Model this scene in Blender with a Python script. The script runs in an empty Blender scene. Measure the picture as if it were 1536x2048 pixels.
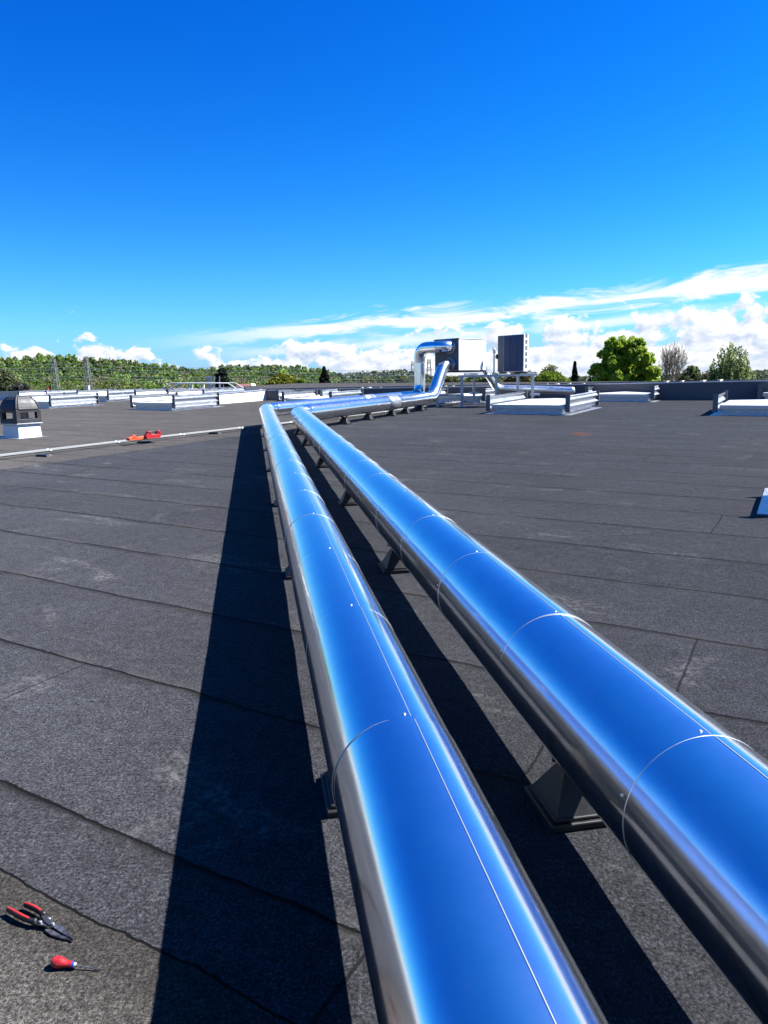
import bpy, bmesh, math, random
import numpy as np
from mathutils import Vector, Matrix, noise as mnoise
R = math.radians
random.seed(7); rng = np.random.default_rng(7)
scene = bpy.context.scene
col = scene.collection

# ------------------------------------------------------------------ camera
K = 0.0227            # the roof rises gently away from the camera
CAM_H = 1.74
PITCH, ROLL = R(10.2), R(1.15)
cd = bpy.data.cameras.new('camera'); cam = bpy.data.objects.new('camera', cd); col.objects.link(cam)
cd.sensor_fit = 'HORIZONTAL'; cd.sensor_width = 36; cd.lens = 36*1450/1536
cd.clip_start = 0.05; cd.clip_end = 6000
fw = Vector((0, math.cos(PITCH), -math.sin(PITCH))); up0 = Vector((0, math.sin(PITCH), math.cos(PITCH))); rt0 = Vector((1, 0, 0))
rt = rt0*math.cos(ROLL) - up0*math.sin(ROLL); up = up0*math.cos(ROLL) + rt0*math.sin(ROLL)
m = Matrix((rt, up, -fw)).transposed().to_4x4(); m.translation = (0, 0, CAM_H); cam.matrix_world = m
scene.camera = cam
scene.render.resolution_x, scene.render.resolution_y = 768, 1024

# ------------------------------------------------------------------ light
SUN_AZ, SUN_EL = 80.0, 48.0        # azimuth clockwise from +Y (the view direction)
EXPO = 1.9
SKY = 0.05
scene.cycles.caustics_reflective = False; scene.cycles.caustics_refractive = False
scene.view_settings.view_transform = 'Standard'; scene.view_settings.look = 'None'
scene.view_settings.exposure = EXPO; scene.view_settings.gamma = 1
ld = bpy.data.lights.new('sun', 'SUN'); ld.energy = 5.0; ld.angle = R(0.5); ld.color = (1, .982, .95)
sun = bpy.data.objects.new('sun', ld); col.objects.link(sun)
sd = Vector((math.sin(R(SUN_AZ))*math.cos(R(SUN_EL)), math.cos(R(SUN_AZ))*math.cos(R(SUN_EL)), math.sin(R(SUN_EL))))
sun.rotation_euler = sd.to_track_quat('Z', 'Y').to_euler(); sun.location = sd*60

world = bpy.data.worlds.new("World"); scene.world = world; world.use_nodes = True

class NT:
    """small wrapper for building node trees"""
    def __init__(s, tree): s.t = tree; s.n = tree.nodes; s.l = tree.links
    def node(s, typ, **kw):
        n = s.n.new(typ)
        for k, v in kw.items(): setattr(n, k, v)
        return n
    def put(s, sock, v):
        if isinstance(v, bpy.types.NodeSocket): s.l.new(v, sock)
        elif v is not None: sock.default_value = v
    def math(s, op, a, b=None, c=None, clamp=False):
        n = s.node('ShaderNodeMath', operation=op, use_clamp=clamp)
        s.put(n.inputs[0], a); s.put(n.inputs[1], b)
        if c is not None: s.put(n.inputs[2], c)
        return n.outputs[0]
    def vmath(s, op, a, b=None):
        n = s.node('ShaderNodeVectorMath', operation=op); s.put(n.inputs[0], a)
        if b is not None: s.put(n.inputs[1], b)
        return n.outputs['Value'] if op in ('DOT_PRODUCT', 'LENGTH') else n.outputs[0]
    def comb(s, x, y, z=0.0):
        n = s.node('ShaderNodeCombineXYZ')
        for i, v in enumerate((x, y, z)): s.put(n.inputs[i], v)
        return n.outputs[0]
    def noise(s, vec, scale=1.0, detail=4.0, rough=.55, dist=0.0, out=0):
        n = s.node('ShaderNodeTexNoise'); s.put(n.inputs['Vector'], vec)
        n.inputs['Scale'].default_value = scale; n.inputs['Detail'].default_value = detail
        n.inputs['Roughness'].default_value = rough; n.inputs['Distortion'].default_value = dist
        return n.outputs[out]
    def smooth(s, v, a, b, lo=0.0, hi=1.0):
        n = s.node('ShaderNodeMapRange', interpolation_type='SMOOTHSTEP'); s.put(n.inputs[0], v)
        s.put(n.inputs[1], a); s.put(n.inputs[2], b); s.put(n.inputs[3], lo); s.put(n.inputs[4], hi); return n.outputs[0]
    def lin(s, v, a, b, lo=0.0, hi=1.0):
        n = s.node('ShaderNodeMapRange'); s.put(n.inputs[0], v)
        s.put(n.inputs[1], a); s.put(n.inputs[2], b); s.put(n.inputs[3], lo); s.put(n.inputs[4], hi); return n.outputs[0]
    def mix(s, f, a, b):
        n = s.node('ShaderNodeMix', data_type='RGBA'); s.put(n.inputs[0], f)
        for i, v in ((6, a), (7, b)):
            if not isinstance(v, bpy.types.NodeSocket): v = (*v, 1) if len(v) == 3 else v
            s.put(n.inputs[i], v)
        return n.outputs[2]
    def ramp(s, v, stops):
        n = s.node('ShaderNodeValToRGB'); s.put(n.inputs[0], v); r = n.color_ramp
        while len(r.elements) < len(stops): r.elements.new(.5)
        for e, (p, c) in zip(r.elements, stops):
            e.position = p; e.color = (c, c, c, 1) if not hasattr(c, '__len__') else (*c, 1)
        return n.outputs[0]

def build_world():
    w = NT(world.node_tree); w.n.clear()
    tc = w.node('ShaderNodeTexCoord').outputs['Generated']
    sky = w.node('ShaderNodeTexSky', sky_type='NISHITA', sun_disc=False, sun_elevation=R(SUN_EL), sun_rotation=R(SUN_AZ),
                 altitude=100, air_density=1.0, dust_density=0.3, ozone_density=2.0)
    g = w.node('ShaderNodeGamma'); w.l.new(sky.outputs[0], g.inputs[0]); g.inputs[1].default_value = 1.0
    sep = w.node('ShaderNodeSeparateXYZ'); w.l.new(tc, sep.inputs[0])
    az = w.math('MULTIPLY', w.math('ARCTAN2', sep.outputs[0], sep.outputs[1]), 57.2958)
    el = w.math('MULTIPLY', w.math('ARCSINE', sep.outputs[2]), 57.2958)
    hs = w.node('ShaderNodeHueSaturation'); hs.inputs['Saturation'].default_value = SKY_SAT
    w.l.new(g.outputs[0], hs.inputs['Color'])
    c = w.vmath('MULTIPLY', hs.outputs[0], SKY_MUL)
    unit = 1/(SKY*2**EXPO)              # display white in background units
    # pale air low over the horizon
    lowf = w.math('POWER', 2.71828, w.math('MULTIPLY', w.math('MAXIMUM', el, 0.0), -1/4.2))
    # deepen the blue away from the horizon, channel by channel
    gain = SKY*2**EXPO
    sp_ = w.node('ShaderNodeSeparateColor'); w.l.new(c, sp_.inputs[0])
    def curve(v, pw, k): return w.math('MULTIPLY', w.math('POWER', w.math('MULTIPLY', v, gain), pw), k/gain)
    cc = w.node('ShaderNodeCombineColor')
    w.l.new(curve(sp_.outputs[0], 2.1, 1.6), cc.inputs[0]); w.l.new(curve(sp_.outputs[1], 1.34, 1.05), cc.inputs[1]); w.l.new(curve(sp_.outputs[2], 1.0, 1.0), cc.inputs[2])
    c = cc.outputs[0]
    hi = w.smooth(el, 24.0, 58.0)
    c = w.vmath('MULTIPLY', c, w.comb(1.0, w.math('ADD', 1.0, w.math('MULTIPLY', hi, 1.05)), w.math('ADD', 1.0, w.math('MULTIPLY', hi, .30))))
    c = w.mix(w.math('MULTIPLY', lowf, .92), c, tuple(unit*v for v in (.38, .60, 1.0)))
    # fair-weather cumulus along the horizon
    azn = w.math('ADD', w.math('MULTIPLY', az, 1/360), .5)
    top = w.math('MULTIPLY', w.ramp(azn, [(0, .50), (.36, .40), (.42, .32), (.436, .42), (.455, .34), (.49, .36), (.525, .42), (.545, .49), (.58, .62), (.64, .95), (.75, 1.0), (.85, .6), (1, .50)]), 10.0)
    p = w.comb(w.math('MULTIPLY', w.math('SUBTRACT', az, 1.1), .42), w.math('MULTIPLY', el, .62), 3.1)
    n1 = w.noise(p, 1.0, 7, .56, .25)
    n2 = w.noise(w.vmath('ADD', p, (.16, .26, 0)), 1.0, 5, .56, .25)
    big = w.noise(w.comb(w.math('MULTIPLY', az, .16), w.math('MULTIPLY', el, .10), 7.7), 1.0, 2, .5)
    d = w.math('ADD', n1, w.math('MULTIPLY', w.math('SUBTRACT', top, el), .095))
    d = w.math('ADD', d, w.math('MULTIPLY', w.math('SUBTRACT', big, .5), .45))
    mask = w.smooth(d, .555, .65)
    mask = w.math('MULTIPLY', mask, w.smooth(w.math('SUBTRACT', w.math('ADD', top, 1.6), el), 0.0, .8))
    shade = w.math('ADD', w.math('MULTIPLY', w.math('SUBTRACT', n1, n2), 4.2), .70, clamp=True)
    shade = w.math('MULTIPLY', shade, w.smooth(el, -.5, 2.2, .70, 1.0))
    cum = w.mix(shade, tuple(unit*v for v in (.58, .70, .90)), tuple(unit*v for v in (1.12, 1.12, 1.12)))
    # high streak of cirrus climbing to the right
    line = w.math('ADD', 4.35, w.math('MULTIPLY', az, .067))
    ww = w.math('SUBTRACT', el, line)
    cp = w.comb(w.math('MULTIPLY', az, .15), w.math('MULTIPLY', ww, .85), 1.3)
    cn = w.noise(cp, 1.0, 8, .66, .9)
    wid = w.lin(az, -14.0, 30.0, .60, 1.25)
    cir = w.math('SUBTRACT', 1.0, w.math('DIVIDE', w.math('ABSOLUTE', ww), wid))
    cir = w.math('ADD', cir, w.math('MULTIPLY', w.math('SUBTRACT', cn, .5), 4.2))
    cir = w.smooth(cir, -.15, .95)
    cir = w.math('MULTIPLY', cir, w.smooth(az, -20.0, -2.0)); cir = w.math('MULTIPLY', cir, w.smooth(az, 75.0, 45.0))
    line2 = w.math('ADD', 3.2, w.math('MULTIPLY', w.math('SUBTRACT', az, 4.0), .06))
    w2 = w.math('SUBTRACT', el, line2)
    cn2 = w.noise(w.comb(w.math('MULTIPLY', az, .14), w.math('MULTIPLY', w2, .9), 9.2), 1.0, 7, .62, .5)
    c2 = w.math('SUBTRACT', 1.0, w.math('DIVIDE', w.math('ABSOLUTE', w2), .75))
    c2 = w.smooth(w.math('ADD', c2, w.math('MULTIPLY', w.math('SUBTRACT', cn2, .5), 2.4)), .15, 1.1)
    c2 = w.math('MULTIPLY', w.math('MULTIPLY', c2, .75), w.math('MULTIPLY', w.smooth(az, -16.0, -4.0), w.smooth(az, 30.0, 18.0)))
    cir = w.math('MAXIMUM', cir, c2)
    c = w.mix(w.math('MULTIPLY', cir, .95), c, tuple(unit*v for v in (1.08, 1.10, 1.12)))
    c = w.mix(mask, c, cum)
    bg = w.node('ShaderNodeBackground'); w.l.new(c, bg.inputs[0]); bg.inputs[1].default_value = SKY
    out = w.node('ShaderNodeOutputWorld'); w.l.new(bg.outputs[0], out.inputs[0])
k_ = .09*2**.75/(SKY*2**EXPO); SKY_SAT = 1.35; SKY_MUL = (.55*k_, .95*k_, 1.35*k_)
build_world()

# ------------------------------------------------------------------ survey helpers: where a sight line meets the sloping roof
def ray(px, py): return fw*1450 + rt*(px-768) - up*(py-1024)
def P(px, py, h=0.0):
    d = ray(px, py); t = (CAM_H-h)/(K*d.y-d.z); return Vector((0, 0, CAM_H)) + d*t
def F(px, py, Y):
    d = ray(px, py); return Vector((0, 0, CAM_H)) + d*(Y/d.y)
def roof(x, y, h=0.0): return Vector((x, y, K*y+h))
G1 = Vector((math.sin(R(30)), math.cos(R(30)), 0)); G2 = Vector((math.sin(R(120)), math.cos(R(120)), 0))

# ------------------------------------------------------------------ object helpers
class MB:
    def __init__(s): s.v = []; s.f = []; s.sm = []; s.mi = []
    def add(s, vs, fs, smooth=False, mi=0):
        o = len(s.v); s.v += [tuple(v) for v in vs]; s.f += [tuple(i+o for i in f) for f in fs]
        s.sm += [smooth]*len(fs); s.mi += [mi]*len(fs)
    def box(s, c, d, M=None, mi=0, taper=1.0):
        x, y, z = d[0]/2, d[1]/2, d[2]/2; c = Vector(c)
        vs = [Vector((a*x*(taper if k > 0 else 1), b*y*(taper if k > 0 else 1), k*z)) for k in (-1, 1) for b in (-1, 1) for a in (-1, 1)]
        if M is not None: vs = [M @ v for v in vs]
        s.add([c+v for v in vs], [(0, 2, 3, 1), (4, 5, 7, 6), (0, 1, 5, 4), (2, 6, 7, 3), (0, 4, 6, 2), (1, 3, 7, 5)], mi=mi)
    def beam(s, a, b, w, h, mi=0):
        a, b = Vector(a), Vector(b); d = (b-a); L = d.length; d.normalize()
        x = Vector((0, 0, 1)).cross(d)
        if x.length < 1e-4: x = Vector((1, 0, 0))
        x.normalize(); z = d.cross(x)
        s.box((a+b)/2, (w, L, h), Matrix((x, d, z)).transposed(), mi)
    def tube(s, pts, r, n=12, cap=True, smooth=True, mi=0):
        pts = [Vector(p) for p in pts]; rr = r if hasattr(r, '__len__') else [r]*len(pts)
        t0 = (pts[1]-pts[0]).normalized(); ref = Vector((0, 0, 1)) if abs(t0.z) < .9 else Vector((1, 0, 0))
        x = ref.cross(t0).normalized(); vs = []
        for i, p in enumerate(pts):
            ta = (pts[i]-pts[i-1]).normalized() if i else t0
            tb = (pts[i+1]-pts[i]).normalized() if i < len(pts)-1 else ta
            t = (ta+tb).normalized(); x = (x-t*x.dot(t)).normalized(); y = t.cross(x)
            k = 1/max(.5, t.dot(ta)); bis = (tb-ta)
            for j in range(n):
                a = 2*math.pi*j/n; v = x*math.cos(a)+y*math.sin(a)
                if bis.length > 1e-5:
                    bn = bis.normalized(); v = v+bn*(v.dot(bn)*(k-1))
                vs.append(p+v*rr[i])
        fs = [(i*n+j, i*n+(j+1) % n, (i+1)*n+(j+1) % n, (i+1)*n+j) for i in range(len(pts)-1) for j in range(n)]
        s.add(vs, fs, smooth, mi)
        if cap:
            s.add(vs[:n], [tuple(reversed(range(n)))], False, mi); s.add(vs[-n:], [tuple(range(n))], False, mi)
    def lathe(s, prof, c, n=24, axis=(0, 0, 1), mi=0, smooth=True):
        a = Vector(axis).normalized(); x = a.orthogonal().normalized(); y = a.cross(x); c = Vector(c)
        vs = [c+a*z+(x*math.cos(2*math.pi*j/n)+y*math.sin(2*math.pi*j/n))*r for r, z in prof for j in range(n)]
        fs = [(i*n+j, i*n+(j+1) % n, (i+1)*n+(j+1) % n, (i+1)*n+j) for i in range(len(prof)-1) for j in range(n)]
        s.add(vs, fs, smooth, mi)
    def build(s, name, mat, parent=None, bevel=0.0):
        me = bpy.data.meshes.new(name); me.from_pydata(s.v, [], s.f); me.update()
        me.polygons.foreach_set('use_smooth', s.sm)
        mats = mat if isinstance(mat, (list, tuple)) else [mat]
        for mm in mats: me.materials.append(mm)
        if len(mats) > 1: me.polygons.foreach_set('material_index', s.mi)
        o = bpy.data.objects.new(name, me); col.objects.link(o)
        if parent is not None: o.parent = parent
        if bevel:
            b = o.modifiers.new('edge', 'BEVEL'); b.width = bevel; b.segments = 2; b.limit_method = 'ANGLE'; b.angle_limit = R(40)
        return o

def tag(o, label=None, cat=None, group=None, kind=None):
    if label: o['label'] = label
    if cat: o['category'] = cat
    if group: o['group'] = group
    if kind: o['kind'] = kind
    return o
def thing(name, label, cat, loc=(0, 0, 0), rotz=0.0, group=None):
    o = bpy.data.objects.new(name, None); col.objects.link(o); o.empty_display_size = .1
    o.location = loc; o.rotation_euler = (0, 0, rotz); return tag(o, label, cat, group)

# ------------------------------------------------------------------ materials
def mat(name, color=(.5, .5, .5), rough=.6, metal=0.0, bump=None, var=0.0, spec=.5, vscale=3.0, coat=0.0):
    if metal < .9: color = tuple(c*.81 for c in color)
    mt = bpy.data.materials.new(name); mt.use_nodes = True; t = NT(mt.node_tree)
    b = t.n['Principled BSDF']; b.inputs['Roughness'].default_value = rough; b.inputs['Metallic'].default_value = metal
    b.inputs['Specular IOR Level'].default_value = spec; b.inputs['Coat Weight'].default_value = coat
    oc = t.node('ShaderNodeTexCoord').outputs['Object']
    if var:
        n = t.noise(oc, vscale, 6, .65); f = t.smooth(n, .3, .7)
        t.l.new(t.mix(f, tuple(c*(1-var) for c in color), tuple(min(1, c*(1+var)) for c in color)), b.inputs['Base Color'])
        t.l.new(t.lin(n, .3, .7, max(0, rough*.8), min(1, rough*1.25)), b.inputs['Roughness'])
    else: b.inputs['Base Color'].default_value = (*color, 1)
    if bump:
        sc, st, di = bump; bn = t.node('ShaderNodeBump'); bn.inputs['Strength'].default_value = st; bn.inputs['Distance'].default_value = di
        t.l.new(t.noise(oc, sc, 5, .6), bn.inputs['Height']); t.l.new(bn.outputs[0], b.inputs['Normal'])
    return mt

def felt_material():
    mt = bpy.data.materials.new('mineral_felt'); mt.use_nodes = True; t = NT(mt.node_tree)
    b = t.n['Principled BSDF']; b.inputs['Specular IOR Level'].default_value = .08
    pos = t.node('ShaderNodeNewGeometry').outputs['Position']
    flat = t.vmath('MULTIPLY', pos, (1, 1, 0))
    mm = t.vmath('DOT_PRODUCT', flat, tuple(G2)); nn = t.vmath('DOT_PRODUCT', flat, tuple(G1))
    wob = t.math('MULTIPLY', t.math('SUBTRACT', t.noise(flat, 1.1, 3, .5), .5), .10)
    wob = t.math('ADD', wob, t.math('MULTIPLY', t.math('SUBTRACT', t.noise(flat, 14, 3, .6), .5), .022))
    nw = t.math('ADD', nn, wob)
    s = t.math('DIVIDE', t.math('SUBTRACT', nw, 1.674), 1.033)
    idx = t.math('FLOOR', s); fr = t.math('SUBTRACT', s, idx)
    wn = t.node('ShaderNodeTexWhiteNoise', noise_dimensions='1D'); t.l.new(idx, wn.inputs['W'])
    # lap lines along the strips, step shade painted in, and end laps across them
    dist = t.math('MULTIPLY', t.math('MINIMUM', fr, t.math('SUBTRACT', 1.0, fr)), 1.033)
    brk = t.noise(t.comb(t.math('MULTIPLY', mm, .9), t.math('MULTIPLY', idx, 3.7), 0.0), 1.0, 3, .6)
    lw = t.lin(brk, .3, .7, .004, .0125)
    seam = t.smooth(dist, t.math('MULTIPLY', lw, 1.1), t.math('MULTIPLY', lw, .6))
    seam = t.math('MULTIPLY', seam, t.smooth(brk, .28, .45, .35, 1.0))
    mw = t.math('ADD', t.math('ADD', mm, t.math('MULTIPLY', wob, .7)), t.math('MULTIPLY', wn.outputs[0], 6.3))
    cs = t.math('DIVIDE', mw, 5.1); cfr = t.math('SUBTRACT', cs, t.math('FLOOR', cs))
    cd_ = t.math('MULTIPLY', t.math('MINIMUM', cfr, t.math('SUBTRACT', 1.0, cfr)), 5.1)
    cross = t.math('MULTIPLY', t.smooth(cd_, .010, .003), t.smooth(brk, .3, .6, .25, .9))
    near_line = t.smooth(t.math('ABSOLUTE', t.math('SUBTRACT', nw, 1.325)), .0065, .0035)
    line = t.math('MAXIMUM', t.math('MAXIMUM', seam, cross), near_line)
    # granules
    g1 = t.noise(flat, 260, 3, .7); g2 = t.noise(flat, 620, 2, .7); g3 = t.noise(flat, 90, 3, .6)
    gr = t.math('ADD', t.math('MULTIPLY', g1, .5), t.math('ADD', t.math('MULTIPLY', g2, .35), t.math('MULTIPLY', g3, .15)))
    c = t.mix(t.smooth(gr, .45, .57), (.0115, .0115, .0131), (.0490, .0497, .0565))
    spark = t.smooth(t.noise(flat, 330, 1, .5), .66, .76)
    c = t.mix(t.math('MULTIPLY', spark, .55), c, (.14, .14, .14))
    g4 = t.noise(flat, 38, 4, .75)
    k4 = t.lin(g4, .34, .66, .62, 1.38); k5 = t.lin(g3, .30, .70, .35, 1.65); k6 = t.lin(t.noise(flat, 13, 6, .8), .34, .66, .68, 1.32); k4 = t.math('MULTIPLY', t.math('MULTIPLY', k4, k5), k6)
    c = t.vmath('MULTIPLY', c, t.comb(k4, k4, k4))
    # strip to strip tone, broad weathering
    tone = t.math('ADD', .93, t.math('MULTIPLY', wn.outputs[0], .14))
    blot = t.noise(flat, .7, 5, .62); blot2 = t.noise(flat, 4.5, 5, .65)
    tone = t.math('MULTIPLY', tone, t.lin(blot, .3, .7, .86, 1.14)); tone = t.math('MULTIPLY', tone, t.lin(blot2, .3, .7, .90, 1.10))
    c = t.vmath('MULTIPLY', c, t.comb(tone, tone, tone))
    # older, browner sheet beyond the conduit and at the near corner
    old = t.math('MAXIMUM', t.smooth(mm, -12.585, -12.615), t.smooth(nw, 1.328, 1.32))
    c = t.mix(old, c, t.vmath('MULTIPLY', c, (1.80, 1.62, 1.32)))
    nearc = t.math('MULTIPLY', t.smooth(nw, 1.328, 1.32), t.smooth(t.math('ADD', nw, t.math('MULTIPLY', blot2, .3)), 1.10, 1.44))
    c = t.mix(t.math('MULTIPLY', nearc, .5), c, (.0065, .0058, .0052))
    # dusty scuffs and chalk streaks
    sc = t.noise(t.comb(t.math('MULTIPLY', mm, .75), t.math('MULTIPLY', nn, 1.7), 2.0), 1.0, 6, .68, .8)
    scf = t.math('MULTIPLY', t.smooth(sc, .55, .72), t.smooth(t.noise(flat, 26, 5, .75), .40, .62))
    c = t.mix(t.math('MULTIPLY', scf, .72), c, (.140, .136, .130))
    halo = t.math('MULTIPLY', t.smooth(dist, .10, .0), t.smooth(t.noise(flat, 1.7, 4, .6), .48, .62))
    c = t.mix(t.math('MULTIPLY', halo, .28), c, (.068, .062, .056))
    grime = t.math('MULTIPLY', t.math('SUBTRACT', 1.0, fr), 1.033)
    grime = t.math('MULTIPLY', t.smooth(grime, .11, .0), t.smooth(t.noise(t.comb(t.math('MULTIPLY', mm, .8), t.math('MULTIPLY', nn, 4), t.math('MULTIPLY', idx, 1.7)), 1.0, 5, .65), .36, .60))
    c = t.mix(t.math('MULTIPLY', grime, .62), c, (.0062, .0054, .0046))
    lap_shade = t.smooth(t.math('MULTIPLY', t.math('SUBTRACT', 1.0, fr), 1.033), t.lin(brk, .3, .7, .016, .044), .006)  # shadow band painted along the near side of each lap
    c = t.mix(t.math('MULTIPLY', lap_shade, .72), c, (.0050, .0046, .0044))
    # rust stain
    sp = P(1163, 868); dd = t.vmath('SUBTRACT', flat, (sp.x, sp.y, 0))
    dr = t.vmath('LENGTH', t.vmath('MULTIPLY', dd, (1.0, .55, 1)))
    dr = t.math('ADD', dr, t.math('MULTIPLY', t.math('SUBTRACT', t.noise(flat, 5, 4, .7), .5), .30))
    c = t.mix(t.smooth(dr, .34, .06, 0, .62), c, (.115, .033, .009))
    c = t.mix(line, c, (.003, .003, .003))
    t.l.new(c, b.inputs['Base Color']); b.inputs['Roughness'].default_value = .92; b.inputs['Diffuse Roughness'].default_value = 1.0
    hgt = t.math('SUBTRACT', t.math('MULTIPLY', gr, .0030), t.math('MULTIPLY', line, .004))
    hgt = t.math('ADD', hgt, t.math('MULTIPLY', t.noise(flat, 6, 3, .5), .010))
    bn = t.node('ShaderNodeBump'); bn.inputs['Strength'].default_value = .8; bn.inputs['Distance'].default_value = 1.0
    t.l.new(hgt, bn.inputs['Height']); t.l.new(bn.outputs[0], b.inputs['Normal'])
    return mt

def cladding_material(name, rough=.12, wave=.0019, tint=(.80, .82, .85)):
    mt = bpy.data.materials.new(name); mt.use_nodes = True; t = NT(mt.node_tree)
    b = t.n['Principled BSDF']; b.inputs['Metallic'].default_value = 1.0
    oc = t.node('ShaderNodeTexCoord').outputs['Object']
    oi = t.node('ShaderNodeObjectInfo').outputs['Random']
    v = t.vmath('ADD', oc, t.comb(t.math('MULTIPLY', oi, 37.0), t.math('MULTIPLY', oi, 11.0), 0.0))
    sm_ = t.noise(v, 9, 6, .7); scr = t.noise(t.vmath('MULTIPLY', v, (60, 60, 2)), 1.0, 4, .7)
    t.l.new(t.mix(t.smooth(sm_, .35, .7), tuple(c*.96 for c in tint), tint), b.inputs['Base Color'])
    rg = t.math('ADD', t.lin(sm_, .3, .75, rough*.8, rough*1.3), t.smooth(scr, .64, .80, 0, .05))
    t.l.new(rg, b.inputs['Roughness'])
    bn = t.node('ShaderNodeBump'); bn.inputs['Strength'].default_value = 1.0; bn.inputs['Distance'].default_value = wave
    t.l.new(t.noise(t.vmath('MULTIPLY', v, (1, 1, .6)), 2.6, 2, .4), bn.inputs['Height']); t.l.new(bn.outputs[0], b.inputs['Normal'])
    gl = t.node('ShaderNodeBsdfAnisotropic'); gl.inputs['Color'].default_value = (*tint, 1); gl.inputs['Roughness'].default_value = .34
    smear = t.smooth(t.noise(t.vmath('MULTIPLY', v, (7, 7, 3)), 1.0, 6, .7, .6), .56, .80, 0.0, .10)
    mx = t.node('ShaderNodeMixShader'); t.l.new(t.math('ADD', smear, .06), mx.inputs[0])
    t.l.new(b.outputs[0], mx.inputs[1]); t.l.new(gl.outputs[0], mx.inputs[2]); t.l.new(mx.outputs[0], t.n['Material Output'].inputs[0])
    return mt

def leaf_material(name):
    mt = bpy.data.materials.new(name); mt.use_nodes = True; t = NT(mt.node_tree)
    b = t.n['Principled BSDF']; b.inputs['Roughness'].default_value = .6; b.inputs['Specular IOR Level'].default_value = .25
    at = t.node('ShaderNodeAttribute', attribute_name='tint')
    t.l.new(at.outputs['Color'], b.inputs['Base Color'])
    tr = t.node('ShaderNodeBsdfTranslucent'); t.l.new(at.outputs['Color'], tr.inputs[0])
    mx = t.node('ShaderNodeMixShader'); mx.inputs[0].default_value = .38
    t.l.new(b.outputs[0], mx.inputs[1]); t.l.new(tr.outputs[0], mx.inputs[2]); t.l.new(mx.outputs[0], t.n['Material Output'].inputs[0])
    return mt

M = {}
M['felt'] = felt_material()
M['clad'] = cladding_material('bright_aluminium_cladding')
M['clad_far'] = cladding_material('bright_aluminium_cladding_dull', .19, .0012)
M['screw'] = mat('screw_head', (.42, .42, .43), .45, 1.0)
M['edge'] = mat('cut_metal_edge', (.40, .41, .42), .50, 1.0)
M['conduit'] = mat('weathered_conduit', (.115, .118, .122), .6, .2, var=.25, vscale=3)
M['whitefoil'] = mat('white_foil_curb', (.62, .63, .65), .5, .4, bump=(7, .35, .02), var=.05, vscale=3)
M['rail'] = mat('pale_galvanised_rail', (.62, .63, .64), .55, .3)
M['dull'] = mat('dull_aluminium', (.62, .65, .67), .36, 1.0, var=.06, vscale=6)
M['rubber'] = mat('black_plastic', (.012, .012, .013), .5, spec=.35, var=.3, vscale=9)
M['foil'] = mat('aluminium_foil_flashing', (.46, .48, .52), .36, .85, bump=(14, .8, .03), var=.1, vscale=5)
M['alu'] = mat('mill_aluminium', (.44, .46, .49), .34, .82, var=.06, vscale=4)
M['white'] = mat('white_enamel', (.86, .86, .85), .35, 0, var=.02)
M['lid'] = mat('white_polycarbonate', (.55, .56, .57), .28, 0, var=.04, vscale=2)
M['galv'] = mat('galvanised_steel', (.40, .42, .45), .42, .8, var=.18, vscale=14)
M['grey_and_shade'] = mat('grey_paint_and_shade', (.115, .12, .13), .5, 0, var=.08)  # own grey of several parts; on the white unit's end, painted shade
M['slate'] = mat('slate_membrane', (.085, .090, .100), .7, 0, bump=(9, .3, .02), var=.12, vscale=1.3)
M['coping'] = mat('coping_metal', (.45, .47, .52), .45, .6, var=.1)
M['dark'] = mat('dark_metal', (.03, .032, .038), .5, .3)
M['cowl'] = mat('black_cowl_plastic', (.017, .017, .021), .58, 0, var=.12, vscale=4)
M['coil'] = mat('blue_black_coil', (.009, .032, .115), .45, .1, var=.2, vscale=20)
M['red'] = mat('red_plastic', (.36, .012, .014), .42, 0, var=.35, vscale=45, coat=.2)
M['redgrip'] = mat('red_rubber_grip', (.36, .02, .013), .5, 0, var=.15, vscale=40)
M['orange'] = mat('orange_plastic', (.50, .07, .02), .45, 0, var=.15, vscale=12)
M['steel'] = mat('worn_steel', (.20, .185, .175), .42, .95, var=.35, vscale=40)
M['blue'] = mat('blue_ferrule', (.02, .06, .35), .3, .3)
M['cream'] = mat('cream_board', (.80, .72, .52), .8, 0, var=.15, vscale=6)
M['bark'] = mat('bark', (.085, .062, .045), .9, 0, var=.3, vscale=6)
M['paletwig'] = mat('pale_twigs', (.20, .155, .125), .85, 0, var=.25, vscale=4)
M['leaf'] = leaf_material('leaf')
M['grass'] = mat('meadow', (.07, .10, .03), .95, 0, var=.4, vscale=.05)
M['render'] = mat('white_render', (.8, .79, .76), .8, 0, var=.06)
M['tile'] = mat('red_roof_tile', (.16, .05, .04), .8, 0, var=.25, vscale=3)
M['terracotta'] = mat('terracotta_tile', (.45, .22, .14), .8, 0, var=.25, vscale=3)
M['concrete'] = mat('concrete', (.42, .41, .39), .85, 0, var=.15, vscale=5)
M['wire'] = mat('wire', (.55, .55, .55), .4, .7)
M['pylon'] = mat('weathered_steel', (.22, .22, .23), .5, .5)

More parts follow.
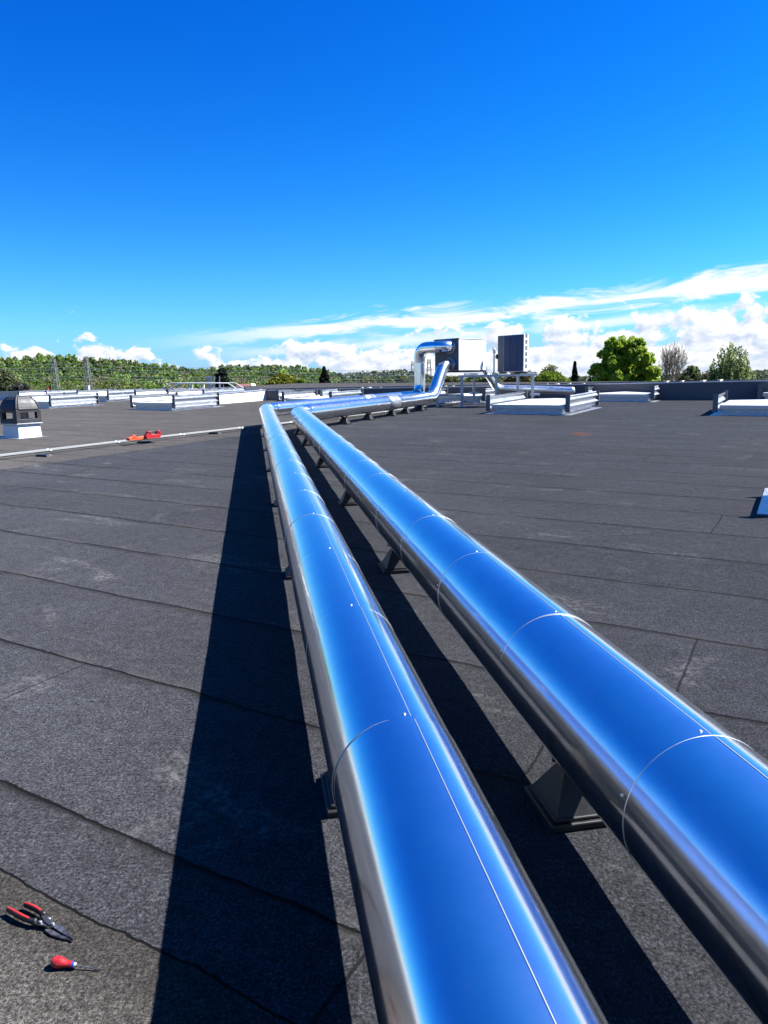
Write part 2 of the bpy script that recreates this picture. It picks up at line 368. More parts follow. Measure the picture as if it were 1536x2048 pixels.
# ------------------------------------------------------------------ the setting: roof deck, ground, hill
def build_roof():
    A = np.concatenate([np.linspace(-46, -10, 13), np.arange(-9.6, 8.01, .16), np.linspace(9, 26, 8)])
    B = np.concatenate([np.linspace(-8, -2, 5), np.arange(-1.7, 15.01, .16), np.linspace(16, 62, 16)])
    vs = []
    for b_ in B:
        for a_ in A:
            q = G2*a_+G1*b_; f = max(0, 1-max(0, q.length-8)/9) if -10 < a_ < 8 else 0
            d = (mnoise.noise((a_*1.1, b_*1.4, 0))*.008+mnoise.noise((a_*3, b_*3.3, 5))*.003)*f
            vs.append((q.x, q.y, K*q.y+d-.002*f))
    na, nb = len(A), len(B); mb = MB()
    mb.add(vs, [(i*na+j, i*na+j+1, (i+1)*na+j+1, (i+1)*na+j) for i in range(nb-1) for j in range(na-1)], True)
    ring = [0, na-1, nb*na-1, (nb-1)*na]; top = [vs[i] for i in ring]
    lo = [(x, y, -7.0) for x, y, z in top]; mb.add([(x, y, z-.01) for x, y, z in top]+lo, [(i, i+4, (i+1) % 4+4, (i+1) % 4) for i in range(4)])
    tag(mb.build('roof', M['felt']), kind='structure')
build_roof()
GZ = -7.2
mb = MB(); mb.add([(-3000, -400, GZ), (3000, -400, GZ), (3000, 4500, GZ-4), (-3000, 4500, GZ-4)], [(0, 1, 2, 3)])
tag(mb.build('ground', M['grass']), kind='structure')

# ------------------------------------------------------------------ insulated pipes
def pipe_section(parent, a, b, r, name='cladding_section', n=96, jitter=.0016, flip=False, screw=None, mt='clad'):
    """one length of sheet-metal jacket; its near end laps over the next length"""
    a, b = Vector(a), Vector(b); d = b-a; L = d.length
    q = d.to_track_quat('Z', 'Y')
    o_q = q.to_matrix()
    mb = MB(); e = .0022
    e = .0011; prof = [(r-.002, -.004), (r+e-.0003, -.004), (r+e+.0002, -.0036), (r+e+.0002, -.0030), (r+e, -.0024), (r+e, -.0021), (r+e*.6, L*.33), (r+e*.3, L*.66), (r, L-.004), (r-.0001, L+.012)]
    mb.lathe(prof[:5], (0, 0, 0), n, mi=1); mb.lathe(prof[4:], (0, 0, 0), n)
    o = mb.build(name, [M[mt], M['edge']], parent)
    j = Vector((random.uniform(-1, 1), random.uniform(-1, 1), 0))*jitter
    o.matrix_local = Matrix.Translation(a) @ q.to_matrix().to_4x4() @ Matrix.Rotation(j.x, 4, 'X') @ Matrix.Rotation(j.y, 4, 'Y')
    if screw:
        for ang in screw:
            sb = MB()
            # ang measured from straight up, towards the right of the run
            side = d.normalized().cross(Vector((0, 0, 1))).normalized(); upv = side.cross(d.normalized())
            nrm = upv*math.cos(R(ang))+side*math.sin(R(ang))
            nl = o_q.inverted() @ nrm
            base = Vector((0, 0, .022))+nl*(r+.0010)
            sb.lathe([(.0050, 0), (.0050, .0012), (.0034, .0024), (.0032, .0044), (.0001, .0046)], base, 8, nl, smooth=False)
            sb.build('screw', M['screw'], o)
    # lock seam along the length, low on the left-hand side
    return o

def lock_seam(section, d, L, r, ang):
    """folded seam along one length, built in the section's own space"""
    side = d.cross(Vector((0, 0, 1))).normalized(); upv = side.cross(d)
    q = d.to_track_quat('Z', 'Y').to_matrix().inverted()
    nrm = q @ (upv*math.cos(R(ang))+side*math.sin(R(ang))); ax = Vector((0, 0, 1)); tg = ax.cross(nrm)
    mb = MB(); c0 = nrm*(r+.0008)+ax*.004; c1 = nrm*(r+.0008)+ax*(L-.010)
    vs = [c0-tg*.0020-nrm*.003, c0-tg*.0013+nrm*.0009, c0+tg*.0012+nrm*.0011, c0+tg*.0018-nrm*.003]
    vs += [v+(c1-c0) for v in vs]
    mb.add(vs, [(0, 1, 5, 4), (1, 2, 6, 5), (2, 3, 7, 6)], True)
    return mb.build('lock_seam', M['edge'], section)

def pipe_run(parent, a, b, r, step=1.03, first=None, n=96, screw=None, seam=None, mt='clad'):
    a, b = Vector(a), Vector(b); L = (b-a).length; d = (b-a)/L
    cuts = [0.0]; s = first if first is not None else step
    while s < L-.15: cuts.append(s); s += step
    cuts.append(L)
    for i in range(len(cuts)-1):
        sc = None
        if screw and i: sc = [screw[i % len(screw)]] if not hasattr(screw[0], '__len__') else screw[i % len(screw)]
        o = pipe_section(parent, a+d*cuts[i], a+d*cuts[i+1], r, n=n, screw=sc, mt=mt)
        if seam is not None:
            lock_seam(o, d, cuts[i+1]-cuts[i], r, seam+random.uniform(-1.5, 1.5))

def elbow(parent, a, corner, b, r, back=.42, seg=4, n=72, mt='clad'):
    """lobster-back bend: short mitred pieces with a lap bead at each mitre"""
    a, c, b = Vector(a), Vector(corner), Vector(b)
    p0 = c+(a-c).normalized()*back; p2 = c+(b-c).normalized()*back
    pts = [((1-t)**2)*p0+2*(1-t)*t*c+t*t*p2 for t in [i/seg for i in range(seg+1)]]
    mb = MB(); mb.tube(pts, r+.002, n, cap=False)
    me = mb.build('elbow', M[mt], parent)
    # flat between the mitres, smooth round the pipe
    for k, p in enumerate(pts):
        t = (pts[min(k+1, seg)]-pts[max(k-1, 0)]).normalized(); bb = MB()
        bb.lathe([(r+.001, -.006), (r+.0038, -.003), (r+.0042, 0), (r+.0038, .003), (r+.001, .006)], p, n, t)
        bb.build('bead', M[mt], me)
    return p0, p2

AL = R(-10.0); PD = Vector((math.sin(AL), math.cos(AL), 0)); PL = Vector((math.cos(AL), -math.sin(AL), 0))
def on_pipe(lat, s, h):
    q = PD*s+PL*lat; return roof(q.x, q.y, h)
R1, H1, LAT1 = .2007, .514, .375
R2, H2, LAT2 = .2327, .476, 1.191

left = thing('insulated_pipe', 'slimmer mirror bright aluminium clad pipe on the left, running back to the tall riser', 'pipe', on_pipe(LAT1, 0, 0), group='aluminium clad pipes across the roof')
right = thing('insulated_pipe', 'thicker mirror bright aluminium clad pipe on the right, ending in the sloping branch', 'pipe', on_pipe(LAT2, 0, 0), group='aluminium clad pipes across the roof')
def under(root):          # parts are laid out in world space, then hung on the empty
    inv = root.matrix_world.inverted()
    bpy.context.view_layer.update()
    inv = root.matrix_world.inverted()
    for ch in root.children: ch.matrix_parent_inverse = inv
# left pipe
ca = on_pipe(LAT1, 21.45, H1); e1 = roof(1.62, 31.0, .44)
a0 = on_pipe(LAT1, -1.15, H1)
dirn = (ca-a0).normalized()
pipe_run(left, a0, ca-dirn*.42, R1, 1.03, first=1.97+1.15, screw=[3, 7, 1, 5], n=128, seam=12.5)
elbow(left, a0, ca, e1, R1, mt='clad')
d2 = (e1-ca).normalized()
pipe_run(left, ca+d2*.42, e1-d2*.40, R1, 1.04, mt='clad_far')
rt_top = Vector((1.55, 30.75, 3.10)); e1t = Vector((e1.x-.02, e1.y, 3.08))
RR = .232
elbow(left, ca, e1, e1t, RR, .40, mt='clad_far')
pipe_run(left, e1+Vector((0, 0, .40)), e1t-Vector((0, 0, .58)), RR, 1.0, mt='clad_far')
in_top = Vector((2.50, 29.47, 3.06))
elbow(left, e1, e1t, in_top, RR, .58, seg=6, mt='clad_far')
d3 = (in_top-e1t).normalized()
pipe_run(left, e1t+d3*.58, in_top-d3*.30, RR, .42, mt='clad_far')
NE = Vector((math.sin(R(45)), math.cos(R(45)), 0))
elbow(left, e1t, in_top, in_top+NE, RR, .30, seg=3, mt='clad_far')
pipe_run(left, in_top+NE*.30, in_top+NE*.52, RR, 1, mt='clad_far')
# right pipe
cb = on_pipe(LAT2, 19.75, H2); f1 = roof(1.98, 28.55, .43)
b0 = on_pipe(LAT2, -.6, H2); dirb = (cb-b0).normalized()
pipe_run(right, b0, cb-dirb*.45, R2, 1.035, first=1.70+.6-2*1.035, screw=[(1, -74), (4, -70), (-1, -77)], n=128, seam=7)
elbow(right, b0, cb, f1, R2, .45, mt='clad')
d4 = (f1-cb).normalized()
pipe_run(right, cb+d4*.45, f1-d4*.36, R2, 1.04, mt='clad_far')
in_low = Vector((2.50, 29.50, 2.36))
elbow(right, cb, f1, in_low, R2, .36, mt='clad_far')
d5 = (in_low-f1).normalized()
pipe_run(right, f1+d5*.36, in_low-d5*.26, R2, 1.2, mt='clad_far')
elbow(right, f1, in_low, in_low+NE, R2, .26, seg=2, mt='clad_far')
pipe_run(right, in_low+NE*.26, in_low+NE*.52, R2, 1, mt='clad_far')
# wide repair bands on the cross runs
for root_, p, d, r in ((right, cb+d4*5.9, d4, R2), (left, ca+d2*6.2, d2, R1)):
    bb = MB(); bb.lathe([(r+.001, -.42), (r+.011, -.42), (r+.012, 0), (r+.011, .42), (r+.001, .42)], p, 72, d); bb.build('sleeve', M['alu'], root_)
under(left); under(right)

# ------------------------------------------------------------------ pipe feet
def make_foot(w=.36, l=.34, h=.27):
    root = thing('pipe_support', 'black plastic pipe support', 'pipe support')
    b = MB(); b.box((0, 0, .014), (w, l, .028)); b.box((0, 0, .036), (w*.9, l*.9, .016)); b.build('base', M['rubber'], root, .006)
    b = MB(); t = .07
    def ringv(hw, hl, z): return [Vector((-hw, -hl, z)), Vector((hw, -hl, z)), Vector((hw, hl, z)), Vector((-hw, hl, z))]
    lo, hi = ringv(w*.42, l*.42, .044), ringv(t, l*.10, h-.05)
    b.add(lo+hi, [(0, 1, 5, 4), (1, 2, 6, 5), (2, 3, 7, 6), (3, 0, 4, 7), (4, 5, 6, 7)])
    for k in (-2, 0, 2):                                         # moulded ribs on the sloping faces
        for sgn in (1,):
            a = Vector((k*w*.11, sgn*l*.425, .046)); c = Vector((k*t*.28, sgn*l*.105, h-.055)); b.beam(a, c, .006, .005)
            sgn = 1; a = Vector((sgn*w*.425, k*l*.11, .046)); c = Vector((sgn*t*1.02, k*l*.026, h-.055)); b.beam(a, c, .006, .005)
    b.build('pyramid', M['rubber'], root, .003)
    b = MB(); b.beam((-.085, 0, h-.035), (.085, 0, h-.035), .06, .022); b.beam((-.085, 0, h-.04), (-.085, 0, h+.01), .05, .012); b.beam((.085, 0, h-.04), (.085, 0, h+.01), .05, .012)
    b.build('cradle', M['rubber'], root, .003)
    return root
def copy_tree(o, parent=None):
    c = o.copy(); col.objects.link(c); c.parent = parent
    for ch in o.children: copy_tree(ch, c)
    return c
ordinal = ['nearest', 'second', 'third', 'fourth', 'fifth', 'sixth', 'seventh']
foot_r = make_foot(.34, .29, .245); foot_l = make_foot(.34, .30, .315)
for i, s in enumerate((2.46, 5.99, 9.08, 12.64, 16.3, 19.0)):
    o = foot_r if i == 0 else copy_tree(foot_r)
    o.location = on_pipe(LAT2, s, 0); o.rotation_euler.z = -AL
    tag(o, f'{ordinal[i]} black pyramid support under the thicker right-hand pipe, counted from the camera', 'pipe support', 'black supports under the pipes')
for i, s in enumerate((2.73, 6.03, 9.28, 12.45, 15.6, 18.8)):
    o = foot_l if i == 0 else copy_tree(foot_l)
    o.location = on_pipe(LAT1, s, 0); o.rotation_euler.z = -AL
    tag(o, f'{ordinal[i]} black support peeping out left of the slimmer pipe, counted from the camera', 'pipe support', 'black supports under the pipes')
az2 = math.atan2(d4.x, d4.y)
for i, s in enumerate((2.6, 4.2, 6.0, 7.2, 8.6)):
    o = copy_tree(foot_r); q = cb+d4*s; o.location = roof(q.x, q.y); o.rotation_euler.z = -az2
    tag(o, f'{ordinal[i]} small dark support under the cross run leading to the white unit, from the bend', 'pipe support', 'black supports under the cross run')

# ------------------------------------------------------------------ conduit on rubber blocks
cpts = [P(-150, 941), P(0, 919), P(280, 885), P(520, 857), roof(-1.0, 24.6), roof(2.4, 30.6), roof(4.6, 34.0)]
cond = thing('conduit', 'thin pale pair of metal tubes lying low across the roof under the big pipes', 'conduit', cpts[0])
for off, r, h in ((0, .027, .080), (.12, .021, .074)):
    mb = MB(); mb.tube([roof(p.x+off*.85, p.y-off*.5, h+.006*math.sin(7*i)) for i, p in enumerate(cpts)], r, 14); mb.build('tube', M['conduit'], cond)
    for i in range(len(cpts)-1):
        for f in (.3, .8):
            p = cpts[i].lerp(cpts[i+1], f); t = (cpts[i+1]-cpts[i]).normalized()
            bb = MB(); bb.lathe([(r, -.03), (r+.006, -.025), (r+.006, .025), (r, .03)], roof(p.x+off*.85, p.y-off*.5, h), 14, t); bb.build('coupling', M['alu'], cond)
under(cond)
blk = thing('support_block', 'block', 'support block', group='black blocks under the thin conduit')
mb = MB(); mb.box((0, 0, .021), (.34, .16, .042), taper=.82); mb.build('pad', M['rubber'], blk, .008)
mb = MB(); mb.box((0, 0, .047), (.32, .045, .010)); mb.build('channel', M['galv'], blk)
for i, (px, py, lab) in enumerate([(88, 913, 'flat black block under the conduit, left of the red tool'), (288, 886, 'flat black block under the conduit right below the red tool'), (430, 868, 'flat black block under the conduit between the red tool and the pipes')]):
    o = blk if i == 0 else copy_tree(blk); p = P(px, py); o.location = p; o.rotation_euler.z = R(-30+8); tag(o, lab, 'support block')

# ------------------------------------------------------------------ skylights
def make_skylight(name_label, O, W, L, h=.62, flash=.32, az=30.0, left=True, right=True):
    root = thing('skylight', name_label, 'skylight', O, -R(az), 'smoke vent skylights on the flat roof')
    k = K*math.cos(R(az))                                          # roof slope along the local y axis
    kx = K*math.cos(R(az+90))
    def z(x, y): return k*y+kx*x
    cw = W-.42
    def slab(x0, x1, y0, y1, za, zb, mbx):
        vs = [Vector((x, y, z(x, y)+zz)) for zz in (za, zb) for y in (y0, y1) for x in (x0, x1)]
        mbx.add(vs, [(0, 2, 3, 1), (4, 5, 7, 6), (0, 1, 5, 4), (2, 6, 7, 3), (0, 4, 6, 2), (1, 3, 7, 5)])
    b = MB(); slab(-cw/2-flash, cw/2+flash, -.10, L+flash*.8, -.02, .007, b); b.build('flashing', M['foil'], root)
    b = MB(); slab(-cw/2, cw/2, 0.06, L-.06, 0, .19, b)
    nx = max(2, round(cw/.75)); 
    for i in range(1, nx):
        x = -cw/2+cw*i/nx+random.uniform(-.1, .1); slab(x-.012, x+.012, .048, .06, 0.01, .185, b)
    for i in range(1, 4):
        y = L*i/4
        for sx in (-1, 1): slab(sx*cw/2-.010, sx*cw/2+.010, y-.012, y+.012, .01, .185, b)
    b.build('curb', M['foil'], root)
    b = MB(); slab(-cw/2-.07, cw/2+.07, 0.0, L, .195, .315, b); b.build('lid_frame', M['alu'], root, .006)
    b = MB(); x0, x1, y0, y1 = -cw/2-.04, cw/2+.04, .03, L-.03
    q = [(x0, y0, .318), (x1, y0, .318), (x1, y1, .318), (x0, y1, .318), (-.06, y0+.5, .375), (.06, y0+.5, .375), (.06, y1-.5, .375), (-.06, y1-.5, .375)]
    b.add([Vector((x, y, z(x, y)+zz)) for x, y, zz in q], [(0, 1, 5, 4), (1, 2, 6, 5), (2, 3, 7, 6), (3, 0, 4, 7), (4, 5, 6, 7)])
    b.build('lid', M['lid'], root)
    for sgn, on in ((-1, left), (1, right)):
        if not on: continue
        xb = sgn*(W/2-.06)
        prof = [(0, .125), (.035, .20), (.10, .275), (.02, .335), (.015, .36), (.09, .47), (.085, .50), (.03, .545), (.03, h-.02), (.0, h)]
        d = MB()
        for th, fl in ((0, False), (-.006, True)):
            vs = [Vector((xb+sgn*(u+th), y, z(xb, y)+zz)) for u, zz in prof for y in (.02, L*.5, L-.02)]
            fs = []
            for i in range(len(prof)-1):
                for j in range(2):
                    a = i*3+j; fs.append((a, a+1, a+4, a+3))
            if fl: fs = [tuple(reversed(f)) for f in fs]
            d.add(vs, fs)
        dp = d.build('wind_deflector', M['alu'], root)
        for y in (.0, L-.035):
            e = MB(); e.add([Vector((xb+sgn*a, y+c, z(xb, y)+zz)) for zz in (.09, h+.025) for c in (0, .035) for a in (-.035, .115)],
                            [(0, 2, 3, 1), (4, 5, 7, 6), (0, 1, 5, 4), (2, 6, 7, 3), (0, 4, 6, 2), (1, 3, 7, 5)])
            e.build('end_plate', M['grey_and_shade'], dp)
        e = MB(); e.beam((xb-sgn*.19, L*.12, z(xb, L*.12)+.16), (xb+sgn*.03, L*.12, z(xb, L*.12)+.16), .04, .03)
        e.beam((xb-sgn*.19, L*.88, z(xb, L*.88)+.16), (xb+sgn*.03, L*.88, z(xb, L*.88)+.16), .04, .03); e.build('bracket', M['galv'], dp)
    return root
SK = [
    ('large white-lidded skylight right in front of the dark blue gridded unit', P(1053, 829), 2.80, 3.9, {}),
    ('wide low skylight close to the slate parapet, behind the one by the gridded unit', P(1237, 803.5), 2.75, 2.4, {}),
    ('white-lidded skylight cut by the right picture edge in front of the slate parapet', P(1428, 831)+G2*1.40, 2.80, 3.0, {}),
    ('half hidden skylight at the far right edge against the slate parapet', P(1514, 801.5)+G2*1.45, 2.80, 1.6, {}),
    ('small skylight in the right foreground of which only flashing and shadow show', P(1597, 1031)+G2*.55, 1.30, 1.35, dict(flash=.52, h=.60)),
    ('silver skylight standing alone in the middle of the left roof, left of the pipe bend', P(305, 820.5), 2.60, 2.75, {}),
    ('silver skylight partly hidden behind the black roof vent', P(101, 817)-G2*1.28, 2.60, 2.75, {}),
    ('far skylight peeping over the top of the black roof vent', P(94, 804)-G2*1.3, 2.60, 2.2, {}),
    ('far skylight between the vent skylight and the lone silver skylight', P(217, 803.5)-G2*1.3, 2.60, 2.6, {}),
    ('far skylight showing over the left half of the lone silver skylight', P(338, 803)-G2*1.3, 2.60, 2.4, {}),
    ('far skylight next to the short white parapet return', P(408, 804.5)-G2*1.3, 2.60, 3.3, {}),
    ('skylight just behind the bend of the two pipes', P(566, 812)+G2*1.30, 2.60, 2.6, {}),
    ('skylight against the slate parapet behind the bend of the pipes', P(555, 806.5)+G2*1.3, 2.60, 1.5, {}),
    ('pale skylight seen through the legs of the steel stand', P(905, 806)+G2*.2, 2.60, 1.7, {}),
]
for lab, O, W, L, kw in SK:
    make_skylight(lab, roof(O.x, O.y), W, L, **kw)

# ------------------------------------------------------------------ parapets
wc = P(503, 803)+G1*1.2; wc.z = K*wc.y; WD = Vector((math.sin(R(112)), math.cos(R(112)), 0)); WN = Vector((-WD.y, WD.x, 0))
def wall(name, label, a, b, h0, h1, th, m, cap=True, base=None):
    a, b = Vector(a), Vector(b); d = (b-a).normalized(); n = Vector((-d.y, d.x, 0))
    root = thing(name, label, 'parapet', a)
    mb = MB(); za, zb = (a.z, b.z) if base is None else (base, base)
    ta, tb = a.z+h0, b.z+h1
    vs = [(a.x, a.y, za-.05), (b.x, b.y, zb-.05), (b.x, b.y, tb), (a.x, a.y, ta)]
    vs += [(v[0]+n.x*th, v[1]+n.y*th, v[2]) for v in vs]
    mb.add(vs, [(0, 1, 2, 3), (5, 4, 7, 6), (3, 2, 6, 7), (4, 0, 3, 7), (1, 5, 6, 2)]); mb.build('wall', M[m], root)
    if cap:
        mb = MB(); o = n*.03; q = [a-o, b-o, b+n*(th+.03), a+n*(th+.03)]; zz = [ta, tb, tb, ta]
        vs = [(p.x, p.y, z_+.003) for p, z_ in zip(q, zz)]+[(p.x, p.y, z_+.045) for p, z_ in zip(q, zz)]
        mb.add(vs, [(0, 3, 2, 1), (4, 5, 6, 7), (0, 1, 5, 4), (1, 2, 6, 5), (2, 3, 7, 6), (3, 0, 4, 7)]); mb.build('coping', M['coping'], root)
    under(root); return root
we = wc+WD*34; we.z = K*we.y
wall('parapet_wall', 'long slate grey parapet wall with thin metal coping closing the roof on the right', wc, we, .50, .86, .3, 'slate')
wl = wc-G1*4.2; wl.z = K*wl.y
wall('parapet_wall', 'short white lit parapet return at the corner left of the pipe bend', wl, wc-G1*.02+G2*.0, .47, .52, .3, 'render')
# outer parapets further back
a = F(180, 788, 50); b = F(520, 786, 47)
wall('parapet_wall', 'far low grey parapet line behind the left skylights', Vector((a.x, a.y, 0)), Vector((b.x, b.y, 0)), F(180, 782, 50).z, F(520, 779.5, 47).z, .4, 'concrete', base=-1)
a = F(412, 780, 52); b = F(1640, 762, 44)
wall('parapet_wall', 'second dark parapet strip just behind the slate parapet, topped by cream blocks', Vector((a.x, a.y, 0)), Vector((b.x, b.y, 0)), F(412, 779.5, 52).z, F(1640, 756.5, 44).z, .4, 'slate', base=-1, cap=False)
a = F(-120, 800, 46); b = F(46, 800, 46)
wr = thing('ribbed_upstand', 'white ribbed metal upstand at the far left behind the black roof vent', 'upstand', (a.x, a.y, a.z))
mb = MB(); zt = F(46, 784.5, 46).z; zb = F(46, 804, 46).z-.3
mb.box(((a.x+b.x)/2, 46.1, (zt+zb)/2), (b.x-a.x, .2, zt-zb))
for i in range(30): mb.box((a.x+(b.x-a.x)*(i+.5)/30, 45.98, zt-.30), (.09, .06, .36))
mb.build('sheet', M['render'], wr)
mb = MB(); mb.box(((a.x+b.x)/2, 46.05, zt+.04), (b.x-a.x, .4, .07)); mb.build('coping', M['alu'], wr); under(wr)

# cream blocks along the second parapet
blocks = [(721, 733, 775, 778), (734, 751, 774.6, 778), (759, 768, 774.6, 778), (888, 901, 771.5, 775), (903, 917, 771.5, 775), (935, 943, 771, 775),
          (1092, 1103, 767.5, 771), (1109, 1128, 767, 771), (1135, 1150, 766.5, 770.5), (1163, 1178, 766.5, 770), (1329, 1343, 762, 765.5), (1360, 1373, 761.5, 765.5), (1400, 1417, 760.5, 765), (1435, 1450, 759.5, 765)]
where = ['leftmost of the three cream blocks left of the tall riser', 'middle and longest of the three cream blocks left of the tall riser', 'rightmost of the three cream blocks left of the tall riser',
         'cream block seen beneath the white unit on its left', 'cream block seen beneath the white unit, left of the front leg', 'small cream block just left of the rear leg beneath the white unit',
         'pale block left of the small spire conifer, first of four', 'longest cream block left of the small spire conifer, second of four', 'yellowish block below the small spire conifer, third of four', 'cream block right of the small spire conifer, last of four',
         'pale block below the bare tree, leftmost of its row', 'pale block right of the bare tree trunk, second in its row', 'cream block left of the willow, third in its row', 'cream block below the willow, rightmost of its row']
for (x0, x1, y0, y1), lab in zip(blocks, where):
    f = (x0-412)/(1640-412); Y = 52+(44-52)*f-.35; p0, p1 = F(x0, y1, Y), F(x1, y0, Y)
    wd = p1.x-p0.x; mb = MB(); mb.box(((p0.x+p1.x)/2, Y+.12, (p0.z+p1.z)/2), (wd*.40, wd*1.0, (p1.z-p0.z)*1.25), Matrix.Rotation(R(-46), 3, 'Z'))
    tag(mb.build('cream_block', M['cream'], None, .01), lab, 'block', 'cream blocks along the second parapet')

# ------------------------------------------------------------------ roof vent
def roof_vent():
    O = P(38, 877); root = thing('roof_vent', 'black domed roof vent on a white flashed curb at the left edge', 'roof vent', O, -R(30))
    W = .70
    b = MB(); b.box((-W/2, W/2, .17), (W, W, .36), taper=.93); b.build('curb', M['whitefoil'], root, .01)
    b = MB(); b.box((-W/2, W/2, .006), (W+.42, W+.42, .012)); b.build('flashing', M['foil'], root)
    b = MB(); b.box((-W/2, W/2, .372), (W+.06, W+.06, .035)); b.build('flange', M['alu'], root, .004)
    c0 = Vector((-W/2, W/2, 0)); hw = .365
    b = MB(); z0, z1 = .392, .745
    for z_, hh in ((z0+.055, .11), (z1-.035, .07)):
        for s in (-1, 1):
            b.box(c0+Vector((0, s*(hw-.02), z_)), (2*hw, .04, hh)); b.box(c0+Vector((s*(hw-.02), 0, z_)), (.04, 2*hw-.084, hh))
    for sx in (-1, 1):
        for sy in (-1, 1):
            b.box(c0+Vector((sx*(hw-.06), sy*(hw-.06), (z0+z1)/2)), (.118, .118, z1-z0-.006))
    b.build('cage', M['cowl'], root, .008)
    b = MB(); b.lathe([(.20, .39), (.20, .66), (.23, .69)], c0, 32); b.build('inner_duct', M['galv'], root)
    b = MB(); rings = []
    for f, z_ in ((1.03, .732), (1.05, .765), (1.0, .83), (.90, .93), (.76, 1.02), (.58, 1.09), (.44, 1.11)):
        h = hw*f; c = h*.25
        rings.append([c0+Vector((x, y, z_)) for x, y in ((-h, -h+c), (-h+c, -h), (h-c, -h), (h, -h+c), (h, h-c), (h-c, h), (-h+c, h), (-h, h-c))])
    vs = [v for r_ in rings for v in r_]; fs = [(i*8+j, i*8+(j+1) % 8, (i+1)*8+(j+1) % 8, (i+1)*8+j) for i in range(len(rings)-1) for j in range(8)]
    fs.append(tuple(range(len(vs)-8, len(vs)))); fs.append(tuple(reversed(range(8)))); b.add(vs, fs)
    b.build('dome', M['cowl'], root, .012)
    b = MB()
    for sx, sy in ((1, 1), (1, -1), (-1, 1), (-1, -1)):
        pts = [c0+Vector((sx*hw*f*.90, sy*hw*f*.90, z_+.006)) for f, z_ in ((1.05, .765), (1.0, .83), (.90, .93), (.76, 1.02), (.58, 1.09))]
        b.tube(pts, .022, 8)
    b.build('rib', M['cowl'], root)
roof_vent()

# ------------------------------------------------------------------ steel stand, white unit, gridded unit
p1 = Vector((3.22, 29.45, 0)); p4 = Vector((5.95, 28.95, 0)); p3 = p1.lerp(p4, .49)
p2 = Vector((3.95, 31.4, 0)); p6 = Vector((5.75, 31.05, 0)); ZB = 1.84
st = thing('steel_stand', 'galvanised steel stand carrying the white unit and the gridded unit', 'stand', roof(p1.x, p1.y))
def rz(v, h=0): return roof(v.x, v.y, h)
for v in (p1, p3, p4, p2, p6):
    b = MB(); b.beam(rz(v, .01), (v.x, v.y, ZB), .10, .10); lg = b.build('leg', M['galv'], st, .006)
    b = MB(); b.box(rz(v, .012), (.34, .34, .02)); fp = b.build('foot_plate', M['alu'], lg)
for a, c in ((p1-Vector((.15, -.03, 0)), p4+Vector((.18, -.03, 0))), (p2-Vector((.15, -.03, 0)), p6+Vector((.2, -.03, 0)))):
    b = MB(); b.beam((a.x, a.y, ZB+.045), (c.x, c.y, ZB+.045), .09, .085); b.build('long_beam', M['galv'], st, .005)
for a, c in ((p1, p2), (p4, p6)):
    b = MB(); b.beam((a.x+.12, a.y, ZB+.128), (c.x+.12, c.y, ZB+.128), .07, .07); b.build('cross_beam', M['galv'], st, .005)
for v, dx in ((p1, -.22), (p4, .18), (p2, 0)):
    b = MB(); b.box((v.x+dx*.5, v.y-.02, K*v.y+.47), (.34, .30, .09)); b.build('bracket', M['galv'], st, .005)
q5 = Vector((2.25, 29.75, 0)); b = MB(); b.beam(rz(q5, .01), rz(q5, .44), .11, .11); b.build('leg', M['galv'], st, .006)
b = MB(); b.beam(rz(q5, .48), rz(p1-Vector((.09, 0, 0)), .48), .08, .07); b.build('low_beam', M['galv'], st, .005)
under(st)

A60 = Vector((math.sin(R(45)), math.cos(R(45)), 0)); A150 = Vector((math.sin(R(135)), math.cos(R(135)), 0))
def local_frame(o, x, y): return Matrix((x, y, Vector((0, 0, 1)))).transposed()
wu = thing('white_unit', 'big white box unit with a shaded end that both pipes run into', 'hvac unit', (3.10, 29.45, 2.07), -R(60)+R(90)-R(90))
# local x = A150 (towards the camera), local y = A60
wu.rotation_euler.z = math.atan2(A150.y, A150.x)
b = MB(); b.box((-.63, .89, .67), (1.26, 1.78, 1.24)); b.build('casing', M['white'], wu, .012)
b = MB(); b.box((-.63, .0, .67), (1.22, .016, 1.20)); ep = b.build('end_shade_panel', M['grey_and_shade'], wu, .004)  # grey colour stands in for the shade on this end of the white box
b = MB(); b.box((-.63, -.012, 1.275), (1.28, .05, .045)); b.build('trim', M['dark'], wu)
b = MB(); b.box((-.63, .89, .02), (1.1, 1.6, .07)); b.build('plinth', M['dark'], wu)
b = MB(); b.box((-.63, .89, 1.30), (1.30, 1.82, .02)); b.build('roof_sheet', M['white'], wu)
for v, r_, z_ in ((in_top, R1, 0), (in_low, R2, 0)):
    loc = wu.matrix_world
bpy.context.view_layer.update(); inv = wu.matrix_world.inverted()
for v, r_ in ((in_top+A60*.4, RR), (in_low+A60*.4, R2)):
    l = inv @ v; b = MB(); b.lathe([(r_+.005, -.05), (r_+.055, -.045), (r_+.055, -.012), (r_+.02, -.010)], (l.x, 0, l.z), 40, (0, 1, 0)); b.build('collar', M['galv'], wu)

